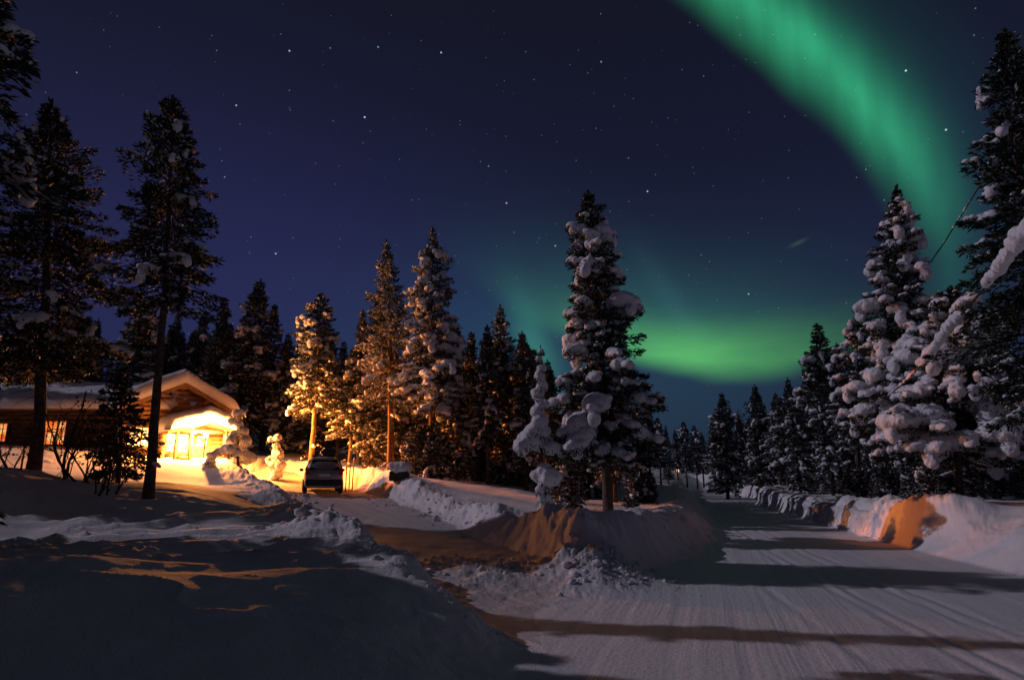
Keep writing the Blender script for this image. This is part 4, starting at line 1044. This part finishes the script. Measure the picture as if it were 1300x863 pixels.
for (a, b, c, d_) in WIN:
    cxw, czw, w_, h_ = (a + b) / 2, (c + d_) / 2, b - a - .16, d_ - c - .16
    fr = []
    t = .08; yy = WY - .12
    fr += [((cxw, yy, czw + h_ / 2 + t / 2), (w_ + 2 * t, .14, t)), ((cxw, yy, czw - h_ / 2 - t / 2), (w_ + 2 * t, .14, t))]
    fr += [((cxw + s_ * (w_ / 2 + t / 2), yy, czw), (t, .139, h_ - .002)) for s_ in (-1, 1)]
    fr += [((cxw - w_ / 2 + w_ * .64, yy - .01, czw), (.09, .05, h_ - .004))]
    fr += [((cxw - w_ / 2 + w_ * q, yy - .012, czw), (.03, .04, h_ - .006)) for q in (.22, .43, .82)]
    fr += [((cxw, yy - .02, czw - h_ / 2 + h_ * q), (w_ - .004, .03, .03)) for q in (.33, .66)]
    bm = bmesh.new()
    for c_, s_ in fr: box_bm(bm, c_, s_)
    wo_ = link('window', W2L(bm_mesh('window', bm)), cabin, [M_frame])
    bm = bmesh.new(); box_bm(bm, (cxw, WY - .03, czw), (w_ + .02, .02, h_ + .02)); link('pane', W2L(bm_mesh('pane', bm)), wo_, [M_glow_red])
    bm = bmesh.new(); box_bm(bm, (cxw, yy - .09, czw - h_ / 2 - t - .03), (w_ + .3, .2, .05)); link('sill', W2L(bm_mesh('sill', bm)), wo_, [M_frame])
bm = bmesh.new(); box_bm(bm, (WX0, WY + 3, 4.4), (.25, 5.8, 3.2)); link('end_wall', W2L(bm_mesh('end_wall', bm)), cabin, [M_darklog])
# wing roof
wr_e, wr_r = 5.72, 7.25
for (y0, z0, y1, z1) in ((WY - .7, wr_e, WY + 3.2, wr_r), (WY + 3.2, wr_r, WY + 7.1, wr_e)):
    bm = bmesh.new(); p = [(WX0 - .6, y0, z0), (WX1 + 2.2, y0, z0), (WX1 + 2.2, y1, z1), (WX0 - .6, y1, z1)]
    up = [bm.verts.new(q) for q in p]; dn_ = [bm.verts.new((q[0], q[1], q[2] - .13)) for q in p]
    bm.faces.new(up); bm.faces.new(dn_[::-1])
    for i in range(4): j = (i + 1) % 4; bm.faces.new((up[i], dn_[i], dn_[j], up[j]))
    link('wing_roof', W2L(bm_mesh('wing_roof', bm)), cabin, [M_board])
so = snow_cap('wing_snow', cabin, WY - .78, WY + 7.1, -(WX1 + 2.2), -(WX0 - .6), lambda x: wr_r - (wr_r - wr_e) / 3.9 * np.abs(x - (WY + 3.2)), .5, 14, nx=80, ny=120)
so.data.transform(Matrix.Rotation(R(90), 4, 'Z') @ Matrix.Identity(4))      # (x,y) -> (-y, x)
W2L(so.data)

# ------------------------------------------------------------------ the parked car
def car():
    x, y, _ = pix(408, 627, 30); z = gh(x, y)
    root = empty('parked_car', (x, y, z + .01), R(18.5)); root.scale = (.96, 1, 1.05); tag(root, 'silver estate car parked on the drive, seen from behind, dark roof box', 'car')
    # body: rings along y (rear = -2.15, nose = +2.15)
    ys = [-2.17, -2.10, -1.95, -1.55, -.8, .2, .9, 1.5, 1.95, 2.15]
    belt = [.86, .90, .93, .95, .96, .96, .95, .90, .80, .66]
    roof = [.90, 1.00, 1.20, 1.47, 1.52, 1.50, 1.30, .96, .84, .70]
    hw = [.76, .82, .85, .87, .88, .88, .88, .86, .80, .70]
    rw = [.66, .66, .64, .60, .60, .60, .62, .74, .70, .60]
    bm = bmesh.new(); rings = []
    for yy, b_, r_, w_, q_ in zip(ys, belt, roof, hw, rw):
        half = [(w_ * .86, .24), (w_ * .97, .34), (w_, .58), (w_ * .985, b_ - .06), (w_ * .95, b_), (q_ + (w_ - q_) * .25, b_ + (r_ - b_) * .72), (q_ * .92, r_ - .015), (q_ * .5, r_ + .02)]
        ring = [(a, yy, c) for a, c in half] + [(-a, yy, c) for a, c in half[::-1]]
        rings.append([bm.verts.new(p) for p in ring])
    for a, b in zip(rings[:-1], rings[1:]):
        n = len(a)
        for i in range(n): bm.faces.new((a[i], a[(i + 1) % n], b[(i + 1) % n], b[i]))
    bm.faces.new(rings[0][::-1]); bm.faces.new(rings[-1])
    me = bm_mesh('body', bm, True); o = link('body', me, root, [M_carpaint])
    # tailgate glass: slab that follows the slope between y=-2.0 and -1.6
    bm = bmesh.new()
    p = [(-.66, -2.12, 1.00), (.66, -2.12, 1.00), (.55, -1.69, 1.42), (-.55, -1.69, 1.42)]
    f = bm.faces.new([bm.verts.new(q) for q in p]); r_ = bmesh.ops.extrude_face_region(bm, geom=[f]); bmesh.ops.translate(bm, verts=[v for v in r_['geom'] if isinstance(v, bmesh.types.BMVert)], vec=(0, .06, -.05))
    link('rear_window', bm_mesh('rear_window', bm), root, [M_carglass])
    for s_ in (-1, 1):
        bm = bmesh.new()
        p = [(s_ * .866, -1.55, 1.0), (s_ * .872, .75, 1.0), (s_ * .69, .35, 1.41), (s_ * .675, -1.35, 1.42)]
        f = bm.faces.new([bm.verts.new(q) for q in p]); r_ = bmesh.ops.extrude_face_region(bm, geom=[f]); bmesh.ops.translate(bm, verts=[v for v in r_['geom'] if isinstance(v, bmesh.types.BMVert)], vec=(-s_ * .12, 0, -.02))
        link('side_window', bm_mesh('side_window', bm), root, [M_carglass])
        box_obj('tail_light', root, [((s_ * .735, -2.13, .92), (.17, .12, .30))], M_red, .02)
        box_obj('wing_mirror', root, [((s_ * .99, .72, 1.02), (.2, .1, .14))], M_trim, .03)
        for yy in (-1.32, 1.32):
            bm = bmesh.new(); g = bmesh.ops.create_cone(bm, cap_ends=True, segments=24, radius1=.33, radius2=.33, depth=.21)
            bmesh.ops.bevel(bm, geom=[e_ for e_ in bm.edges if len(e_.link_faces) == 2 and max(len(f_.verts) for f_ in e_.link_faces) > 4], offset=.045, segments=2, affect='EDGES')
            bmesh.ops.transform(bm, matrix=Matrix.Translation((s_ * .80, yy, .33)) @ Matrix.Rotation(R(90), 4, 'Y'), verts=bm.verts)
            w_ = empty('wheel'); w_.parent = root
            link('tyre', bm_mesh('tyre', bm, True), w_, [M_tyre])
            bm = bmesh.new(); cyl_bm(bm, (s_ * .895, yy, .33), (s_ * .915, yy, .33), .21, 16); link('rim', bm_mesh('rim', bm), w_, [M_rim])
    box_obj('rear_bumper', root, [((0, -2.16, .47), (1.62, .16, .26))], M_trim, .04)
    box_obj('number_plate', root, [((0, -2.205, .77), (.52, .02, .11))], M_plate)
    box_obj('roof_rail', root, [((s_ * .56, -.55, 1.575), (.04, 1.9, .05)) for s_ in (-1, 1)] + [((0, q, 1.60), (1.16, .06, .04)) for q in (-1.0, .1)], M_trim)
    box_obj('roof_box', root, [((.18, -.45, 1.76), (.72, 1.75, .28))], M_trim, .08)
    snow_cap('roof_snow', root, -.5, .5, -1.45, .3, lambda a: 1.505 + 0 * a, .045, 31, bulge=.02, nx=30, ny=40)
    snow_cap('bumper_snow', root, -.7, .7, -2.235, -2.13, lambda a: .602 + 0 * a, .05, 33, bulge=.02, nx=30, ny=12)
car()

# marker stakes right of the car
for k, (px, pt, lb) in enumerate(((439, 592, 'thin red stake nearest the car, shortest of three'), (443, 590, 'thin red stake in the middle of three beside the drive'), (447, 583, 'tallest thin red stake, nearest the snow bank'))):
    x, y, _ = pix(px, 620, 31 + .5 * k); z = gh(x, y); zt = pix(px, pt, 31 + .5 * k)[2]
    root = empty('marker_stake', (x, y, z)); tag(root, lb, 'stake', 'red stakes beside the drive')
    bm = bmesh.new(); cyl_bm(bm, (0, 0, -.3), (.02 * (k - 1), 0, zt - z), .032, 8); link('pole', bm_mesh('pole', bm, True), root, [M_redpole])
    bm = bmesh.new(); cyl_bm(bm, (.02 * (k - 1), 0, zt - z - .02), (.02 * (k - 1), 0, zt - z + .09), .05, 8, .02); link('snow_tip', bm_mesh('snow_tip', bm, True), root, [M_treesnow])

# snow capped box on a short post
x, y, _ = pix(507, 607, 28.5); z = gh(x, y)
root = empty('utility_box', (x, y, z)); tag(root, 'low dark box on a post under a thick rounded snow cap', 'box')
zb_ = pix(507, 607, 28.5)[2] - z
box_obj('casing', root, [((0, 0, zb_ + .10), (.82, .6, .42))], M_box, .02)
bm = bmesh.new(); cyl_bm(bm, (0, 0, -.3), (0, 0, zb_ - .1), .06, 8); link('post', bm_mesh('post', bm), root, [M_box])
S = []; rg = np.random.default_rng(3)
for k in range(40): S.append([rg.uniform(-.36, .36), rg.uniform(-.28, .28), zb_ + .48 + rg.uniform(-.12, .08), .22, .22, .20])
V, F = spheres_mesh(S); sn = fuse('snow_cap', V, F, .04, 5, .03); link('snow_cap', sn, root, [M_treesnow])

# ------------------------------------------------------------------ cables with snow sleeves, right
def cable(pts, label, sleeves, seed):
    P = np.array([pix(*p) for p in pts]); root = empty('overhead_cable', tuple(P[0])); tag(root, label, 'cable')
    t = np.linspace(0, 1, len(P)); tt = np.linspace(0, 1, 80); C_ = np.stack([np.interp(tt, t, P[:, i]) for i in range(3)], -1)
    k = np.ones(9) / 9; pad = np.concatenate([np.repeat(C_[:1], 4, 0), C_, np.repeat(C_[-1:], 4, 0)])
    C_ = np.stack([np.convolve(pad[:, i], k, 'valid') for i in range(3)], -1)
    V, F = tube(C_ - P[0], np.full(len(C_), .024), 7); link('wire', np_mesh('wire', V, F, smooth=True), root, [M_cable])
    rg = np.random.default_rng(seed)
    for (a, b, r0, r1) in sleeves:
        S = []; n = int(np.linalg.norm(np.array([np.interp(b, tt, C_[:, i]) - np.interp(a, tt, C_[:, i]) for i in range(3)])) / .05) + 4
        for q in np.linspace(0, 1, n):
            u_ = a + (b - a) * q; c = np.array([np.interp(u_, tt, C_[:, i]) for i in range(3)]) - P[0]
            rr_ = (r0 + (r1 - r0) * q) * (.62 + .48 * rg.random()) * min(1, .45 + 4 * min(q, 1 - q))
            S.append([c[0] + rg.normal(0, rr_ * .18), c[1] + rg.normal(0, rr_ * .18), c[2] + rr_ * rg.uniform(.2, .7), rr_, rr_, rr_ * rg.uniform(.9, 1.3)])
        V, F = spheres_mesh(S); sn = fuse('snow_sleeve', V, F, .026, 2, .035); link('snow_sleeve', sn, root, [M_treesnow])
cable([(1335, 90, 15.0), (1250, 226, 19.5), (1190, 322, 24.5), (1105, 432, 36.5), (1084, 470, 38)], 'upper dark cable slanting across the sky above the snow sleeve', [(.30, .52, .03, .03)], 71)
cable([(1420, 130, 8.5), (1305, 292, 10.5), (1250, 366, 12.6), (1215, 405, 15), (1165, 470, 19.5), (1100, 527, 30), (1084, 545, 38)], 'lower cable carrying two long thick sleeves of snow', [(.15, .333, .17, .10), (.47, .655, .15, .08), (.655, .80, .05, .03)], 72)
x, y, _ = pix(1084, 640, 38); z = gh(x, y); root = empty('utility_pole', (x, y, z)); tag(root, 'wooden cable pole half hidden among the spruces right of the road', 'pole')
bm = bmesh.new(); zp = pix(1084, 462, 38)[2] - z; cyl_bm(bm, (0, 0, -.5), (0, 0, zp), .13, 10, .10); link('post', bm_mesh('post', bm, True), root, [M_bark])
box_obj('crossarm', root, [((0, 0, zp - .3), (1.2, .1, .12))], M_bark)

# far street lamp by the road end
x, y, _ = pix(861, 606, 92); z = gh(x, y); root = empty('street_lamp', (x, y, z)); tag(root, 'tiny orange lamp glowing beside the far end of the road', 'street lamp')
zl = pix(861, 605, 92)[2] - z
bm = bmesh.new(); cyl_bm(bm, (0, 0, -.3), (0, 0, max(zl - .15, .4)), .06, 8); link('post', bm_mesh('post', bm), root, [M_metal])
bm = bmesh.new(); bmesh.ops.create_uvsphere(bm, u_segments=12, v_segments=8, radius=.22); bmesh.ops.transform(bm, matrix=Matrix.Translation((0, 0, max(zl, .6))) @ Matrix.Diagonal((.8, .8, 1.5, 1)), verts=bm.verts)
link('lamp_globe', bm_mesh('lamp_globe', bm, True), root, [M_farbulb])
